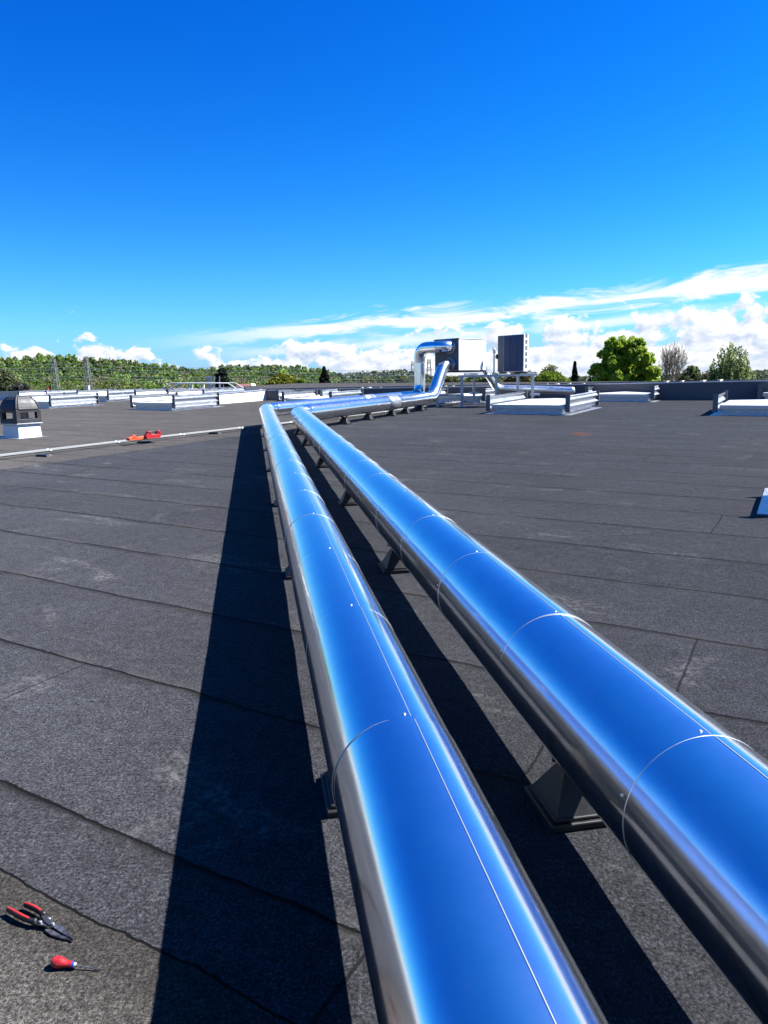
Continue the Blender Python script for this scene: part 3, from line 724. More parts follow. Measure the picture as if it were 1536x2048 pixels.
gu = thing('gridded_unit', 'tall slim outdoor unit with dark blue gridded coil face', 'hvac unit', (5.60, 29.0, 2.02), 0)
gu.rotation_euler.z = math.atan2(A150.y, A150.x)
b = MB(); b.box((-.63, .16, .72), (1.26, .32, 1.44)); b.build('casing', M['white'], gu, .012)
b = MB(); b.box((-1.11, -.004, .72), (.27, .014, 1.40)); b.build('service_panel', M['grey_and_shade'], gu, .003)
b = MB(); b.box((-.49, -.003, .72), (.92, .012, 1.39)); cp = b.build('coil', M['coil'], gu)
b = MB()
for i in range(1, 3): b.box((-.95+.92*i/3, -.013, .72), (.009, .008, 1.36))
for i in range(1, 6): b.box((-.49, -.014, .025+1.39*i/6), (.90, .008, .009))
b.build('guard_grid', M['slate'], cp)
b = MB()
for i in range(6):
    for j in range(5): b.box((.004, .16, .14+i*.235+j*.034), (.010, .17, .015))
b.build('louvre', M['grey_and_shade'], gu)
for x in (-1.1, -.12):
    b = MB(); b.box((x, .16, -.035), (.10, .42, .07)); b.build('foot', M['dark'], gu)
b = MB(); b.lathe([(.001, -.07), (.09, -.07), (.10, 0), (.09, .0)], (-1.26, .03, .62), 16, (1, 0, 0)); b.build('junction_box', M['grey_and_shade'], gu)

# slim vent post, branch pipe and its stand
fp_ = F(988, 752, 30.6)
vp = thing('vent_post', 'thin pale vertical post with a cap between the two units', 'vent post', (fp_.x, fp_.y, ZB+.1))
zt = F(988, 697, 30.6).z
b = MB(); b.tube([(fp_.x, fp_.y, ZB+.09), (fp_.x, fp_.y, zt-.1)], .04, 12); b.build('post', M['galv'], vp)
b = MB(); b.lathe([(.02, 0), (.055, .01), (.065, .03), (.065, .17), (.05, .20), (.001, .21)], (fp_.x, fp_.y, zt-.2), 14); b.build('cap', M['galv'], vp); under(vp)

br = thing('branch_pipe', 'dull silver clad branch pipe dropping behind the stand and running right', 'pipe', (4.6, 31, .7))
bl = roof(5.0, 32.0, .62); brt = P(1143, 781.5, .50); u0 = Vector((4.25, 31.1, 2.35))
pipe_run(br, u0, bl-(bl-u0).normalized()*.28, .15, .62, mt='dull', n=48)
elbow(br, u0, bl, brt, .16, .28, mt='dull', n=48)
db = (brt-bl).normalized(); pipe_run(br, bl+db*.28, brt, .16, .95, mt='dull', n=64)
b = MB(); b.lathe([(.166, -.02), (.168, .03), (.14, .10), (.07, .14), (.001, .15)], brt, 32, db); b.build('end_cap', M['dull'], br)
under(br)
s_ = bl.lerp(brt, .52)
bs = thing('pipe_stand', 'dark stubby stand under the middle of the dull branch pipe', 'stand', roof(s_.x, s_.y))
hh = s_.z-K*s_.y-.17
b = MB(); b.box((0, 0, .02), (.4, .3, .04)); b.build('base', M['rubber'], bs)
b = MB(); b.box((-.1, 0, hh/2+.02), (.06, .10, hh-.04)); b.box((.1, 0, hh/2+.02), (.06, .10, hh-.04)); b.box((0, 0, hh-.02), (.32, .12, .05)); b.build('yoke', M['rubber'], bs)

# ------------------------------------------------------------------ tools
def red_tool():
    O = P(305, 877, .105); root = thing('hand_tool', 'red plastic tool with black grip resting on the thin conduit', 'tool', O, R(56)); root.scale = (.82, .82, .82)
    def pl(prof, th, name, m, parent):
        b = MB(); n = len(prof); vs = [(x, -th/2, z) for x, z in prof]+[(x, th/2, z) for x, z in prof]
        b.add(vs, [tuple(range(n)), tuple(reversed(range(n, 2*n)))]+[(i, i+n, (i+1) % n+n, (i+1) % n) for i in range(n)]); return b.build(name, m, parent, .008)
    body = [(-.25, .0), (.22, .0), (.26, .06), (.27, .20), (.24, .235), (.17, .235), (.15, .20), (.14, .12), (-.06, .12), (-.08, .20), (-.12, .225), (-.17, .215), (-.19, .16), (-.22, .15), (-.26, .10)]
    bd = pl(body, .13, 'body', M['red'], root)
    for x in (-.13, .21):
        b = MB(); b.lathe([(.001, -.075), (.028, -.075), (.028, .075), (.001, .075)], (x, 0, .185), 14, (0, 1, 0)); b.build('boss', M['dark'], bd)
    b = MB(); b.tube([(-.08, 0, .185), (-.03, 0, .205), (.10, 0, .205), (.16, 0, .19)], .026, 10); b.build('grip', M['rubber'], root)
    b = MB(); b.box((0, -.01, .008), (.46, .16, .016)); b.build('sole_plate', M['steel'], root)
    O2 = P(272, 880, .108); r2 = thing('orange_offcut', 'crumpled orange plastic piece lying on the conduit left of the red tool', 'offcut', O2, R(56))
    b = MB()
    pts = [(-.22, .0), (-.25, .07), (-.15, .09), (-.10, .14), (-.05, .13), (.0, .07), (.20, .085), (.24, .0)]
    n = len(pts); vs = [(x, -.05+.02*math.sin(9*x), z) for x, z in pts]+[(x, .06+.02*math.cos(7*x), z*.8) for x, z in pts]
    b.add(vs, [tuple(range(n)), tuple(reversed(range(n, 2*n)))]+[(i, i+n, (i+1) % n+n, (i+1) % n) for i in range(n)]); b.build('shell', M['orange'], r2, .01)
red_tool()

def snips():
    a = P(24, 1822); c = P(153, 1880); O = (a+c)/2; d = (c-a); L = d.length
    root = thing('tin_snips', 'open tin snips with red and black handles lying in the near left corner', 'snips', roof(O.x, O.y), math.atan2(d.y, d.x))
    root.scale = (1, .76, 1)
    # local x runs from the handles to the blade tip
    def handle(pts, nm):
        b = MB(); b.tube([Vector(p) for p in pts], [.0085, .0105, .0110, .0105, .0100, .0090], 12); h = b.build('handle', M['rubber'], root)
        b = MB(); b.tube([Vector(p)+Vector((0, -.001, .0062)) for p in pts[:-1]], [.0050, .0066, .0070, .0068, .0058], 12); b.build('grip', M['redgrip'], h)
        b = MB(); p = Vector(pts[-1]); q = Vector(pts[-2]); t = (p-q).normalized()
        b.lathe([(.009, -.006), (.014, -.002), (.014, .004), (.009, .008)], p, 14, t); b.build('guard', M['rubber'], h)
    sx = L/.25
    handle([(x*sx, y, z) for x, y, z in ((-.125, -.016, .016), (-.105, -.020, .018), (-.080, -.023, .018), (-.055, -.024, .017), (-.035, -.022, .016), (-.018, -.018, .014))], 'a')
    handle([(x*sx, y, z) for x, y, z in ((-.098, .034, .016), (-.080, .034, .018), (-.060, .033, .019), (-.042, .031, .019), (-.028, .028, .018), (-.018, .025, .016))], 'b')
    def plate(prof, z0, z1, nm, m):
        b = MB(); n = len(prof); vs = [(x*sx, y, z0) for x, y in prof]+[(x*sx, y, z1) for x, y in prof]
        b.add(vs, [tuple(reversed(range(n))), tuple(range(n, 2*n))]+[(i, (i+1) % n, (i+1) % n+n, i+n) for i in range(n)]); return b.build(nm, m, root, .0008)
    lv1 = plate([(-.030, -.026), (-.010, -.024), (.030, -.010), (.045, .002), (.036, .012), (.010, .006), (-.02, -.008)], .010, .015, 'lever', M['steel'])
    lv2 = plate([(-.028, .034), (-.010, .030), (.020, .014), (.040, .000), (.030, -.010), (.006, -.002), (-.02, .014)], .0155, .020, 'lever', M['dark'])
    plate([(.028, .014), (.050, .020), (.080, .010), (.122, -.010), (.124, -.014), (.085, -.010), (.050, -.004), (.034, .000)], .006, .011, 'blade', M['steel'])
    plate([(.022, -.022), (.050, -.030), (.085, -.026), (.124, -.013), (.120, -.009), (.080, -.014), (.050, -.010), (.030, -.008)], .0005, .006, 'blade', M['steel'])
    for x, y in ((.0, -.012), (.012, .016), (.036, .002)):
        b = MB(); b.lathe([(.0001, .0225), (.0045, .0222), (.0062, .021), (.0062, .010)], (x*sx, y, 0), 14, smooth=False); b.build('pivot_bolt', M['galv'], root)
snips()

def driver():
    a = P(106, 1930); c = P(203, 1940); O = P(123, 1934); d = (c-a); d.z = 0; L = d.length
    root = thing('screwdriver', 'stubby red ball-handled screwdriver lying on the felt in the near left corner', 'screwdriver', O, math.atan2(d.y, d.x))
    k = L/.145
    b = MB(); ax = Vector((1, 0, -.08)).normalized(); c0 = Vector((-.030*k, 0, .0165*k))
    prof = [(.0001, 0), (.008, .0015), (.0155, .006), (.0205, .014), (.0215, .021), (.0195, .030), (.0150, .040), (.0118, .050), (.0110, .058), (.0115, .064)]
    b.lathe([(r_*k*.74, z_*k) for r_, z_ in prof], c0, 28, ax); b.build('handle', M['red'], root)
    b = MB(); b.lathe([(.0085*k, .0635*k), (.0078*k, .066*k), (.0078*k, .070*k)], c0, 20, ax); b.build('band', M['blue'], root)
    b = MB(); b.lathe([(.0076*k, .0695*k), (.0068*k, .0745*k), (.0025*k, .0765*k)], c0, 20, ax); b.build('ferrule', M['screw'], root)
    p0 = c0+ax*.074*k; p1_ = Vector((.112*k, 0, .004)); mid = p0.lerp(p1_, .6)
    b = MB(); b.tube([p0, mid, p1_], .0019*k, 10); b.build('shaft', M['steel'], root)
driver()

# ------------------------------------------------------------------ vegetation
def leaf_mesh(name, cen, size, tint, parent=None, up_bias=0.0):
    """many small leaf faces; cen (N,3), size (N,), tint (N,3)"""
    N = len(cen); n = rng.normal(size=(N, 3)); n[:, 2] += up_bias; n /= np.linalg.norm(n, axis=1)[:, None]
    t = np.cross(n, rng.normal(size=(N, 3))); t /= np.linalg.norm(t, axis=1)[:, None]; b = np.cross(n, t)
    s = np.asarray(size)[:, None]; asp = rng.uniform(.55, 1.0, (N, 1))
    v = np.stack([cen-t*s, cen-b*s*asp, cen+t*s, cen+b*s*asp], 1).reshape(-1, 3)
    me = bpy.data.meshes.new(name); me.vertices.add(4*N); me.vertices.foreach_set('co', v.ravel())
    me.loops.add(4*N); me.loops.foreach_set('vertex_index', np.arange(4*N, dtype=np.int32))
    me.polygons.add(N); me.polygons.foreach_set('loop_start', np.arange(0, 4*N, 4, dtype=np.int32)); me.polygons.foreach_set('loop_total', np.full(N, 4, dtype=np.int32))
    at = me.attributes.new('tint', 'FLOAT_COLOR', 'FACE'); c = np.ones((N, 4)); c[:, :3] = tint; at.data.foreach_set('color', c.ravel())
    me.update(); me.materials.append(M['leaf'])
    o = bpy.data.objects.new(name, me); col.objects.link(o); o.parent = parent; return o

def clumps(n_cl, w, h, z0, shape='round', r=(.10, .2)):
    out = []; out_l = []
    while len(out) < n_cl:
        u = rng.uniform(-1, 1, 3); 
        if shape == 'round':
            if u@u > 1 or u@u < .18: continue
            zz = .5+.5*u[2]; out.append((u[0]*w/2, u[1]*w/2, z0+zz*h, rng.uniform(*r)*w))
        elif shape == 'cone':
            zz = rng.uniform(0, 1); rad = (1-zz)*w/2; a = rng.uniform(0, 6.283); q = rad*math.sqrt(rng.uniform(.3, 1)); out.append((q*math.cos(a), q*math.sin(a), z0+zz*h, rng.uniform(*r)*w*(1.1-zz)))
        elif shape == 'dome':
            a = rng.uniform(0, 6.283); zz = rng.uniform(0, 1)**.8; rad = w/2*math.sqrt(max(0, 1-zz*zz))*rng.uniform(.55, 1); out.append((rad*math.cos(a), rad*math.sin(a), z0+zz*h*.93, rng.uniform(*r)*w))
        elif shape == 'lobed':
            if not out_l:
                for k in range(52):
                    a = rng.uniform(0, 6.283); zz = rng.uniform(.0, .84); rad = w/2*math.sqrt(max(0, 1-zz*zz))*.80*rng.uniform(.45, 1.08)
                    out_l.append((rad*math.cos(a), rad*math.sin(a), z0+zz*h, rng.uniform(.08, .14)*w))
                out_l.append((.02*w, 0, z0+h*.80, .19*w)); out_l.append((-.33*w, -.1*w, z0+.12*h, .17*w)); out_l.append((.34*w, -.1*w, z0+.16*h, .17*w))
            L = out_l[int(rng.integers(len(out_l)))]; d = rng.normal(size=3); d /= np.linalg.norm(d); q = rng.uniform(.35, 1.15)
            out.append((L[0]+d[0]*L[3]*q, L[1]+d[1]*L[3]*q, max(z0, L[2]+d[2]*L[3]*q*.85), rng.uniform(*r)*w))
    return out

def crown_pts(cl, per, flat=.75):
    cs = []; 
    for x, y, z, r_ in cl:
        d = rng.normal(size=(per, 3)); d /= np.linalg.norm(d, axis=1)[:, None]; q = r_*rng.uniform(.3, 1.0, (per, 1))**.5
        cs.append(np.array([x, y, z])+d*q*np.array([1, 1, flat]))
    return np.concatenate(cs)

def tints(base, n, var=.3, cl=None, per=1, cvar=.25):
    t = np.tile(np.array(base), (n, 1))*rng.uniform(1-var, 1+var, (n, 1))
    if cl: t *= np.repeat(rng.uniform(1-cvar, 1+cvar, len(cl)), per)[:, None]
    t[:, 0] *= rng.uniform(.85, 1.2, n); return np.clip(t*.85, .003, .8)

def grow(mb, p, d, L, r_, depth, spread=.5, kids=(2, 3), upw=.15, minr=.01, bend=.12):
    pts = [p]; rr = [r_]; q = p.copy(); dd = d.copy()
    for i in range(4):
        dd = (dd+Vector(rng.normal(size=3))*bend+Vector((0, 0, upw*.3))).normalized(); q = q+dd*L/4; pts.append(q.copy()); rr.append(max(minr, r_*(1-.10*(i+1))))
    mb.tube(pts, rr, 6 if depth > 1 else 4, cap=False)
    if depth <= 0: return
    for k in range(int(rng.integers(kids[0], kids[1]+1))):
        i = int(rng.integers(2, 5)); ax = Vector(rng.normal(size=3)).cross(dd)
        nd = (Matrix.Rotation(spread*rng.uniform(.6, 1.4), 3, ax) @ dd + Vector((0, 0, upw))).normalized()
        grow(mb, pts[i], nd, L*rng.uniform(.62, .85), rr[i]*.62, depth-1, spread, kids, upw, minr, bend)

def tree(name, label, cat, px, top, halfw, Y, base=(.06, .11, .02), shape='round', n_cl=40, per=90, leaf=.16, z0f=.25, group=None, trunk=True, rr=(.10, .2), flat=.75, var=.3, cvar=.3, depth=3, zbase=GZ):
    c = F(px, top, Y); X = c.x; H_ = c.z-zbase; w = 2*halfw/1450*Y
    root = thing(name, label, cat, (X, Y, zbase), group=group)
    z0 = max(H_*z0f, F(px, 786, Y).z-zbase); h = H_-z0
    cl = clumps(n_cl, w*.92, h*.95, z0, shape, rr); pts = crown_pts(cl, per, flat)
    k = min(1.0, (H_)/max(pts[:, 2].max(), .1)); pts[:, 2] *= k
    leaf_mesh('crown', pts, rng.uniform(.6, 1.3, len(pts))*leaf, tints(base, len(pts), var, cl, per, cvar), root, .3)
    if trunk:
        mb = MB(); r_ = max(.09, H_*.018); mb.tube([(0, 0, -.1), (.05, 0, z0*.6), (0, .05, z0+h*.35)], [r_*1.3, r_, r_*.7], 8)
        for i in range(7):
            a = rng.uniform(0, 6.28); grow(mb, Vector((0, 0, z0*.7+h*.28*rng.uniform(0, 1))), Vector((math.cos(a), math.sin(a), .9)).normalized(), min(h, w)*.20, r_*.45, depth-1, .5, (1, 2))
        mb.build('trunk', M['bark'], root)
    return root

tree('broadleaf_tree', 'largest bright green leafy tree on the right, left of the bare tree', 'tree', 1253, 665, 76, 78, (.25, .36, .032), 'lobed', 800, 80, .15, .16, rr=(.03, .065), cvar=.22)
tree('conifer', 'small dark spire shaped conifer left of the big green tree', 'tree', 1150, 721, 9.5, 110, (.016, .028, .016), 'cone', 190, 40, .20, .02, rr=(.10, .20), flat=.5)
tree('conifer', 'broad dark conifer standing between the yellow green bush and the hills', 'tree', 648, 732, 19, 120, (.014, .022, .013), 'cone', 170, 70, .22, .05, rr=(.09, .18), flat=.55)
tree('conifer', 'dark rounded conifer in front of the wood behind the metal railings', 'tree', 442, 735, 17, 140, (.014, .024, .013), 'dome', 60, 80, .25, .05, rr=(.12, .24))
tree('shrub_tree', 'large yellow green bushy tree left of the broad dark conifer', 'tree', 562, 744, 34, 112, (.155, .165, .018), 'dome', 70, 110, .18, .1, rr=(.10, .2))
tree('shrub_tree', 'smaller lime bush at the right foot of the large yellow green tree', 'tree', 598, 757, 17, 111, (.130, .190, .018), 'dome', 36, 80, .18, .1, rr=(.12, .22))
tree('shrub_tree', 'lime green rounded bush right of the gridded unit', 'tree', 1102, 741, 45, 92, (.125, .185, .014), 'dome', 80, 110, .14, .1, rr=(.09, .18))
tree('shrub_tree', 'brown green thicket directly behind the gridded unit', 'tree', 1040, 736, 36, 98, (.105, .085, .035), 'dome', 60, 90, .15, .1, rr=(.10, .2))
tree('shrub_tree', 'pale thin-leaved tree rising behind the lime green bush', 'tree', 1102, 727, 26, 120, (.17, .18, .09), 'dome', 40, 36, .16, .2, rr=(.12, .22))
tree('shrub_tree', 'dull green bush between the bare tree and the willow', 'tree', 1384, 731, 26, 96, (.075, .10, .028), 'dome', 46, 60, .15, .1, rr=(.12, .22))
tree('shrub_tree', 'thin brownish bush at the left foot of the willow', 'tree', 1416, 741, 26, 100, (.10, .085, .05), 'dome', 34, 40, .14, .1, rr=(.12, .22))
tree('shrub_tree', 'dark grey shrub right above the black roof vent', 'tree', 38, 768, 20, 75, (.045, .05, .045), 'dome', 50, 70, .12, .1, rr=(.12, .22))
tree('willow_tree', 'grey green rounded willow at the far left edge', 'tree', 6, 738, 30, 105, (.115, .135, .062), 'dome', 50, 110, .18, .1, rr=(.12, .22))
for i, (px, tp, hw, Y, lab) in enumerate([(690, 757, 26, 150, 'low olive tree just right of the broad dark conifer'), (735, 753, 24, 160, 'olive tree second to the right of the broad dark conifer'), (772, 755, 24, 150, 'olive tree halfway between the conifer and the tall riser'),
        (806, 751, 24, 165, 'taller olive tree just left of the tall riser'), (868, 755, 24, 150, 'olive tree showing between riser and sloping pipe'), (905, 752, 26, 130, 'green tree under the left end of the white unit'),
        (950, 750, 28, 125, 'green tree under the right end of the white unit'), (985, 746, 24, 120, 'olive tree between the stand legs left of the gridded unit')]):
    b_ = [(.085, .12, .03), (.10, .12, .035), (.075, .115, .025), (.09, .105, .03)][i % 4]
    tree('olive_green_tree', lab, 'tree', px, tp, hw, Y, b_, 'dome', 60, 110, .24, .12, group='trees beyond the parapet', rr=(.14, .24))
for i, (px, tp) in enumerate(((1181, 748), (1187, 743.5), (1194, 746))):
    tree('poplar', ['leftmost of three tiny far poplars by the spire conifer', 'middle and tallest of three tiny far poplars', 'rightmost of three tiny far poplars by the big green tree'][i], 'tree', px, tp, 3.0, 420, (.05, .065, .05), 'cone', 14, 20, .8, .1, group='far poplars', trunk=False, rr=(.25, .4))

def bare_tree():
    Y = 88; c = F(1346, 680, Y); H_ = c.z-GZ
    root = thing('bare_tree', 'leafless pale twiggy tree between the big green tree and the willow', 'tree', (c.x, Y, GZ))
    mb = MB(); mb.tube([(0, 0, -.1), (.03, 0, H_*.18), (0, 0, H_*.62)], [.30, .24, .10], 8); mb.build('trunk', M['bark'], root)
    tw = MB()
    for i in range(20):
        a = i*2.4+rng.uniform(-.3, .3); tilt = rng.uniform(.05, 1.25)
        d = Vector((math.cos(a)*tilt, math.sin(a)*tilt, 1)).normalized()
        grow(tw, Vector((0, 0, H_*rng.uniform(.46, .60))), d, H_*.130, .055, 5, .38, (2, 3), .08, .015, .07)
    vs = np.array(tw.v); k = H_/vs[:, 2].max(); kx = (43/1450*Y)/np.abs(vs[:, 0]).max()
    tw.v = [(x*kx, y*kx, z*k) for x, y, z in tw.v]
    tw.build('branches', M['paletwig'], root)
bare_tree()

def willow():
    Y = 94; c = F(1464, 679, Y); H_ = c.z-GZ; w = 2*52/1450*Y
    root = thing('willow_tree', 'drooping fresh green willow at the right edge of the picture', 'tree', (c.x, Y, GZ))
    mb = MB(); mb.tube([(0, 0, -.1), (.2, 0, H_*.25), (0, .1, H_*.5)], [.45, .33, .2], 8)
    cen = []; tn = []
    for i in range(460):
        u = rng.uniform(-1, 1, 2)
        if u@u > 1: continue
        zt = H_*(.99-.40*(u@u)**1.2)*rng.uniform(.72, 1.0) ; x, y = u*w/2*.96
        n = int(rng.integers(26, 60)); L = rng.uniform(.16, .46)*H_
        t = np.linspace(0, 1, n); sway = rng.normal(size=2)*.25
        s = np.stack([x+sway[0]*t+rng.normal(size=n)*.09, y+sway[1]*t+rng.normal(size=n)*.09, np.maximum(.6, zt-L*t)], 1)
        cen.append(s); tn.append(np.tile(np.array((.17, .21, .075))*rng.uniform(.65, 1.3), (n, 1)))
    for i in range(12):
        a = rng.uniform(0, 6.28); grow(mb, Vector((0, 0, H_*rng.uniform(.25, .5))), Vector((math.cos(a)*.7, math.sin(a)*.7, 1)).normalized(), H_*.14, .12, 2, .45, (1, 2))
    mb.build('trunk', M['bark'], root)
    cen = np.concatenate(cen); tn = np.concatenate(tn)
    leaf_mesh('crown', cen, rng.uniform(.08, .19, len(cen)), tn, root)
willow()

# wooded hill: one mass nobody could count
def skyline(px):
    xs = [-200, 0, 60, 100, 130, 180, 200, 250, 300, 340, 400, 440, 470, 520, 560, 600, 640, 690]
    ys = [716, 713, 712, 709, 711, 714, 716, 720, 726, 731, 737, 733, 729, 731, 731, 733, 738, 752]
    return np.interp(px, xs, ys)
def forest():
    C = []; S = []; T = []
    bases = [(.060, .100, .020), (.080, .125, .022), (.048, .080, .022), (.100, .125, .030), (.085, .150, .020), (.105, .100, .040), (.125, .100, .062)]
    rows = [(345, 1.0), (325, .95), (305, .88), (285, .80), (265, .71), (245, .62), (228, .52), (212, .43), (198, .34), (184, .25), (172, .17)]
    hx = np.linspace(-420, 720, 60); gv = []
    for row, (Y, f) in enumerate(rows):
        for x in hx:
            sk = skyline(x); bot = 779-x*.02; p = F(x, bot-(bot-sk)*f+17, Y); gv.append((p.x, Y, p.z))
        x = -330.0
        while x < 672:
            sk = skyline(x); bot = 779-x*.02
            topy = bot-(bot-sk)*f+rng.normal()*1.5
            rad = rng.uniform(1.9, 3.4); hh = rng.uniform(6, 10); n = 380 if f > .9 else 290
            p = F(x, topy, Y)
            nb = 7                                                  # several boughs to a crown
            bo = rng.normal(size=(nb, 3)); bo /= np.linalg.norm(bo, axis=1)[:, None]; bo = bo*np.array([rad*.62, rad*.62, hh*.33]); bo[0] = (0, 0, hh*.40)
            k = rng.integers(0, nb, n); d = rng.normal(size=(n, 3)); d /= np.linalg.norm(d, axis=1)[:, None]
            q = bo[k]+d*rng.uniform(.5, 1, (n, 1))*np.array([rad*.52, rad*.52, hh*.20])
            q[:, 2] += -q[:, 2].max()
            q += np.array([p.x, Y+rng.uniform(-7, 7), p.z])
            b_ = bases[int(rng.choice(7, p=[.28, .26, .2, .1, .08, .05, .03] if f > .5 else [.16, .18, .1, .16, .14, .13, .13]))]
            C.append(q); S.append(rng.uniform(.24, .56, n)*(Y/260)); T.append(tints(b_, n, .14)*rng.uniform(.85, 1.95))
            x += rad/Y*1450*rng.uniform(.60, 1.05)
    o = leaf_mesh('forest', np.concatenate(C), np.concatenate(S), np.concatenate(T), None, .9)
    tag(o, 'wooded green hill spread behind the left half of the roof', 'forest', kind='stuff')
    n = len(hx); mb = MB(); nr = len(rows)
    for x in hx: p = F(x, 800, 160); gv.append((p.x, 160, p.z))
    mb.add(gv, [(i*n+j, i*n+j+1, (i+1)*n+j+1, (i+1)*n+j) for i in range(nr) for j in range(n-1)], True)
    tag(mb.build('hill', mat('woodland_floor', (.035, .050, .016), 1.0, 0, spec=0, var=.4, vscale=.2)), kind='structure')
forest()
def far_wood():
    C = []; S = []; T = []
    xs = [640, 690, 720, 740, 770, 800, 830, 850, 880, 920, 1000, 1200, 1500, 1520, 1560, 1800]; ys = [744, 746, 743, 741, 739, 738.5, 743, 747, 750, 752, 753, 752, 742, 739, 738, 736]
    for Y, f in ((900, 1.0), (800, .72), (700, .45), (600, .2)):
        x = 620.0
        while x < 1750:
            bot = 764-(x-768)*.02; topy = bot-(bot-np.interp(x, xs, ys))*f+rng.normal()*.5
            p = F(x, topy, Y); n = 60; rad = rng.uniform(5, 9)
            d = rng.normal(size=(n, 3)); d /= np.linalg.norm(d, axis=1)[:, None]
            C.append(d*rng.uniform(.6, 1, (n, 1))*np.array([rad, rad, rad*.8])+np.array([p.x, Y+rng.uniform(-20, 20), p.z-rad*.8]))
            S.append(rng.uniform(1.0, 2.2, n)); T.append(tints((.06, .085, .045), n, .25)*rng.uniform(.8, 1.2)); x += rad/Y*1450*rng.uniform(.6, 1.0)
    o = leaf_mesh('far_woods', np.concatenate(C), np.concatenate(S), np.concatenate(T), None, .5)
    tag(o, 'far hazy wooded hills behind the middle and right of the roof', 'forest', kind='stuff')
far_wood()

# ------------------------------------------------------------------ pylons and wires
def pylon(px, top, Y, label):
    c = F(px, top, Y); H_ = c.z-GZ; root = thing('pylon', label, 'pylon', (c.x, Y, GZ), group='power line pylons')
    mb = MB(); w0, w1 = H_*.085, H_*.02; n = 9
    lv = [(w0+(w1-w0)*(i/n)**.8, H_*i/n) for i in range(n+1)]
    for i in range(n):
        for sx, sy in ((1, 1), (1, -1), (-1, -1), (-1, 1)):
            a = Vector((sx*lv[i][0], sy*lv[i][0], lv[i][1])); b2 = Vector((sx*lv[i+1][0], sy*lv[i+1][0], lv[i+1][1])); mb.beam(a, b2, .10, .10)
            c2 = Vector((-sy*lv[i+1][0], sx*lv[i+1][0], lv[i+1][1])); mb.beam(a, c2, .06, .06)
    mb.build('tower', M['pylon'], root)
    for f, l in ((.70, .045), (.82, .055), (.94, .035)):
        mb = MB(); mb.beam((-H_*l, 0, H_*f), (H_*l, 0, H_*f), .10, .12)
        for s in (-1, 1): mb.beam((s*H_*l, 0, H_*f), (0, 0, H_*(f+.05)), .06, .06)
        mb.build('cross_arm', M['pylon'], root)
pylon(106, 717, 150, 'left one of the two lattice pylons before the left wood')
pylon(171, 713, 150, 'right one of the two lattice pylons before the left wood')
pylon(826, 722, 170, 'lattice pylon just left of the tall pipe riser')
pylon(858, 718, 170, 'lattice pylon framed by riser and sloping pipe')
for i, (ya, yb) in enumerate([(722, 739), (729, 746), (733, 750), (741, 757), (748, 761), (753, 766)]):
    pts = []
    for k in range(25):
        f = k/24; px = -200+1050*f; y = ya+(yb-ya)*f+5*math.sin(math.pi*((f*3) % 1)); pts.append(F(px, y, 148))
    mb = MB(); mb.tube(pts, .028, 5, cap=False)
    tag(mb.build('power_line', M['wire']), f'{["topmost", "second from top", "third from top", "fourth from top", "fifth from top", "lowest"][i]} overhead wire strung across the left wood', 'wire', 'overhead wires')

# ------------------------------------------------------------------ things on the roofs beyond
def railing():
    Y = 56; root = thing('guard_rail', 'galvanised step-over with sloping handrails beyond the left parapet', 'railing', F(400, 780, Y))
    for k, (pts, Y_) in enumerate((([(308, 787), (342, 766), (470, 766), (489, 777)], 56), ([(325, 787), (358, 766.5), (456, 766.5), (472, 777)], 54.5))):
        mb = MB(); mb.tube([F(x, y, Y_) for x, y in pts], .035, 8); mb.build('handrail', M['rail'], root)
        mb = MB(); mb.tube([F(x, y, Y_) for x, y in ((345+k*12, 777.5), (470-k*12, 777))], .028, 8); mb.build('knee_rail', M['rail'], root)
        for x in range(342+k*15, 470-k*10, 21):
            mb = MB(); mb.tube([F(x, 766.3, Y_), F(x, 785, Y_)], .028, 8); mb.build('baluster', M['rail'], root)
    under(root)
    r2 = thing('ladder_frame', 'upright galvanised ladder frame behind the step-over railing', 'frame', F(421, 780, 58))
    for x in (411.5, 417, 421, 428.5):
        mb = MB(); mb.beam(F(x, 752.5, 58), F(x, 782, 58), .09, .09); mb.build('upright', M['galv'], r2)
    for y in (752.8, 759, 765, 771):
        mb = MB(); mb.beam(F(411, y, 58.07), F(429, y, 58.07), .05, .05); mb.build('rung', M['galv'], r2)
    under(r2)
    p = F(439, 752, 58); mb = MB(); mb.tube([p, F(439, 782, 58)], [.03, .06], 8); tag(mb.build('mast', M['galv']), 'single thin grey mast right of the ladder frame', 'mast')
railing()
def stub(px, y0, y1, w, Y, m, name, label, cat):
    a, b_ = F(px, y0, Y), F(px, y1, Y); mb = MB(); ww = w/1450*Y
    mb.box((a.x, Y, (a.z+b_.z)/2-.2), (ww, ww, a.z-b_.z+.4)); mb.box((a.x, Y, a.z+.03), (ww*1.25, ww*1.25, .06)); tag(mb.build(name, M[m], None, .01), label, cat)
stub(176, 773, 783, 4, 53, 'render', 'chimney_stub', 'small white chimney stub below the right-hand left pylon', 'chimney')
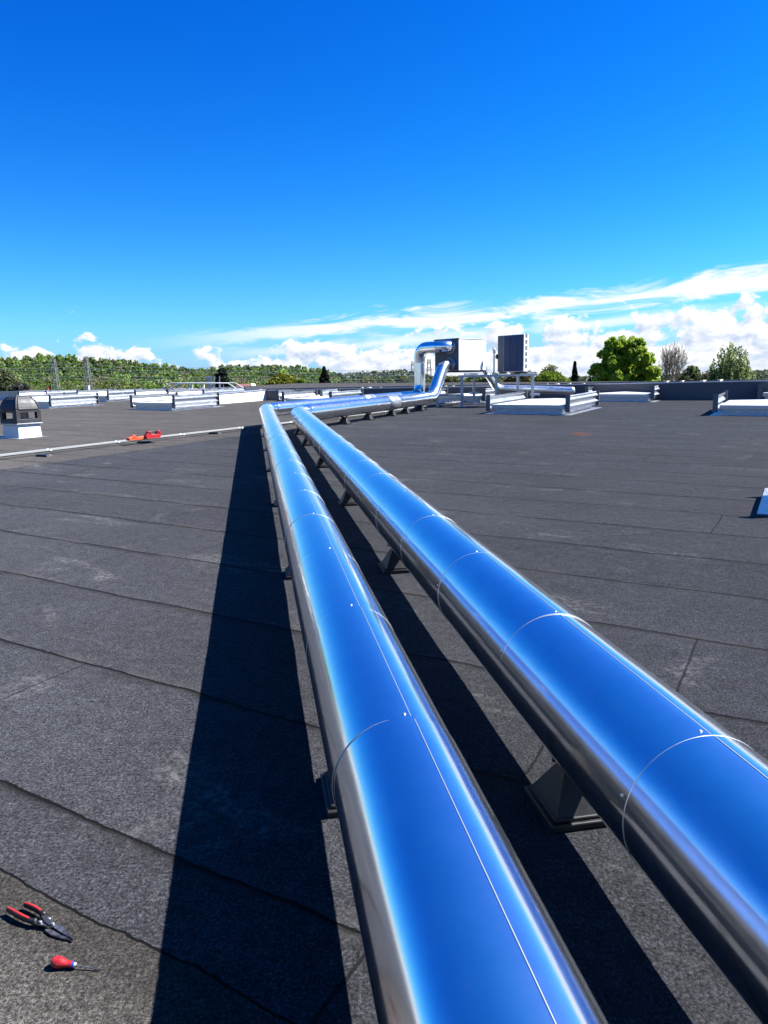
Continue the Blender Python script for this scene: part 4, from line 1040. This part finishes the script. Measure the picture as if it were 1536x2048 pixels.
stub(382, 771, 783, 4.5, 60, 'cream', 'chimney_stub', 'yellowish chimney stub behind the left part of the railing', 'chimney')
stub(406, 771, 783, 4.5, 60, 'cream', 'chimney_stub', 'yellowish chimney stub just left of the ladder frame', 'chimney')
stub(94, 778, 786, 4.5, 52, 'orange', 'orange_beacon', 'small orange knob standing on the far left parapet', 'beacon')
stub(367, 781.5, 787, 7, 46, 'render', 'white_box', 'small white box on the parapet below the railing', 'box')
def house(px0, px1, roof_top, eave, Y, label, gable=None, m='tile'):
    a, b_ = F(px0, eave, Y), F(px1, eave, Y); zt = F(px0, roof_top, Y).z
    root = thing('house', label, 'house', ((a.x+b_.x)/2, Y, GZ)); L = b_.x-a.x
    mb = MB(); mb.box((0, 3, (a.z-GZ)/2), (L, 6, a.z-GZ)); mb.build('wall', M['render'], root)
    mb = MB(); z0 = a.z-GZ; z1 = zt-GZ
    mb.add([(-L/2-.3, -.4, z0), (L/2+.3, -.4, z0), (L/2+.3, 6.4, z0), (-L/2-.3, 6.4, z0), (-L/2-.3, 3, z1), (L/2+.3, 3, z1)], [(0, 1, 5, 4), (2, 3, 4, 5), (1, 2, 5), (3, 0, 4), (0, 3, 2, 1)]); mb.build('roof', M[m], root)
    if gable:
        g0, g1, gt = gable; p0, p1_, p2_ = F(g0, eave+1, Y-1), F(g1, eave+1, Y-1), F((g0+g1)/2, gt, Y-1); ox, oz = root.location.x, GZ
        mb = MB(); f = [(p0.x-ox, -1, p0.z-oz-2), (p1_.x-ox, -1, p1_.z-oz-2), (p1_.x-ox, -1, p1_.z-oz), (p2_.x-ox, -1, p2_.z-oz), (p0.x-ox, -1, p0.z-oz)]
        mb.add(f+[(x, y+3, z) for x, y, z in f], [(0, 1, 2, 3, 4), (2, 7, 8, 3), (3, 8, 9, 4), (1, 6, 7, 2), (0, 4, 9, 5)]); mb.build('gable', M['render'], root)
house(474, 497, 768, 776, 95, 'house with dark red roof and bright white gable beyond the railing', (496, 507, 767.5))
house(-40, 22, 779, 784, 110, 'low house with terracotta roof at the far left edge', None, 'terracotta')
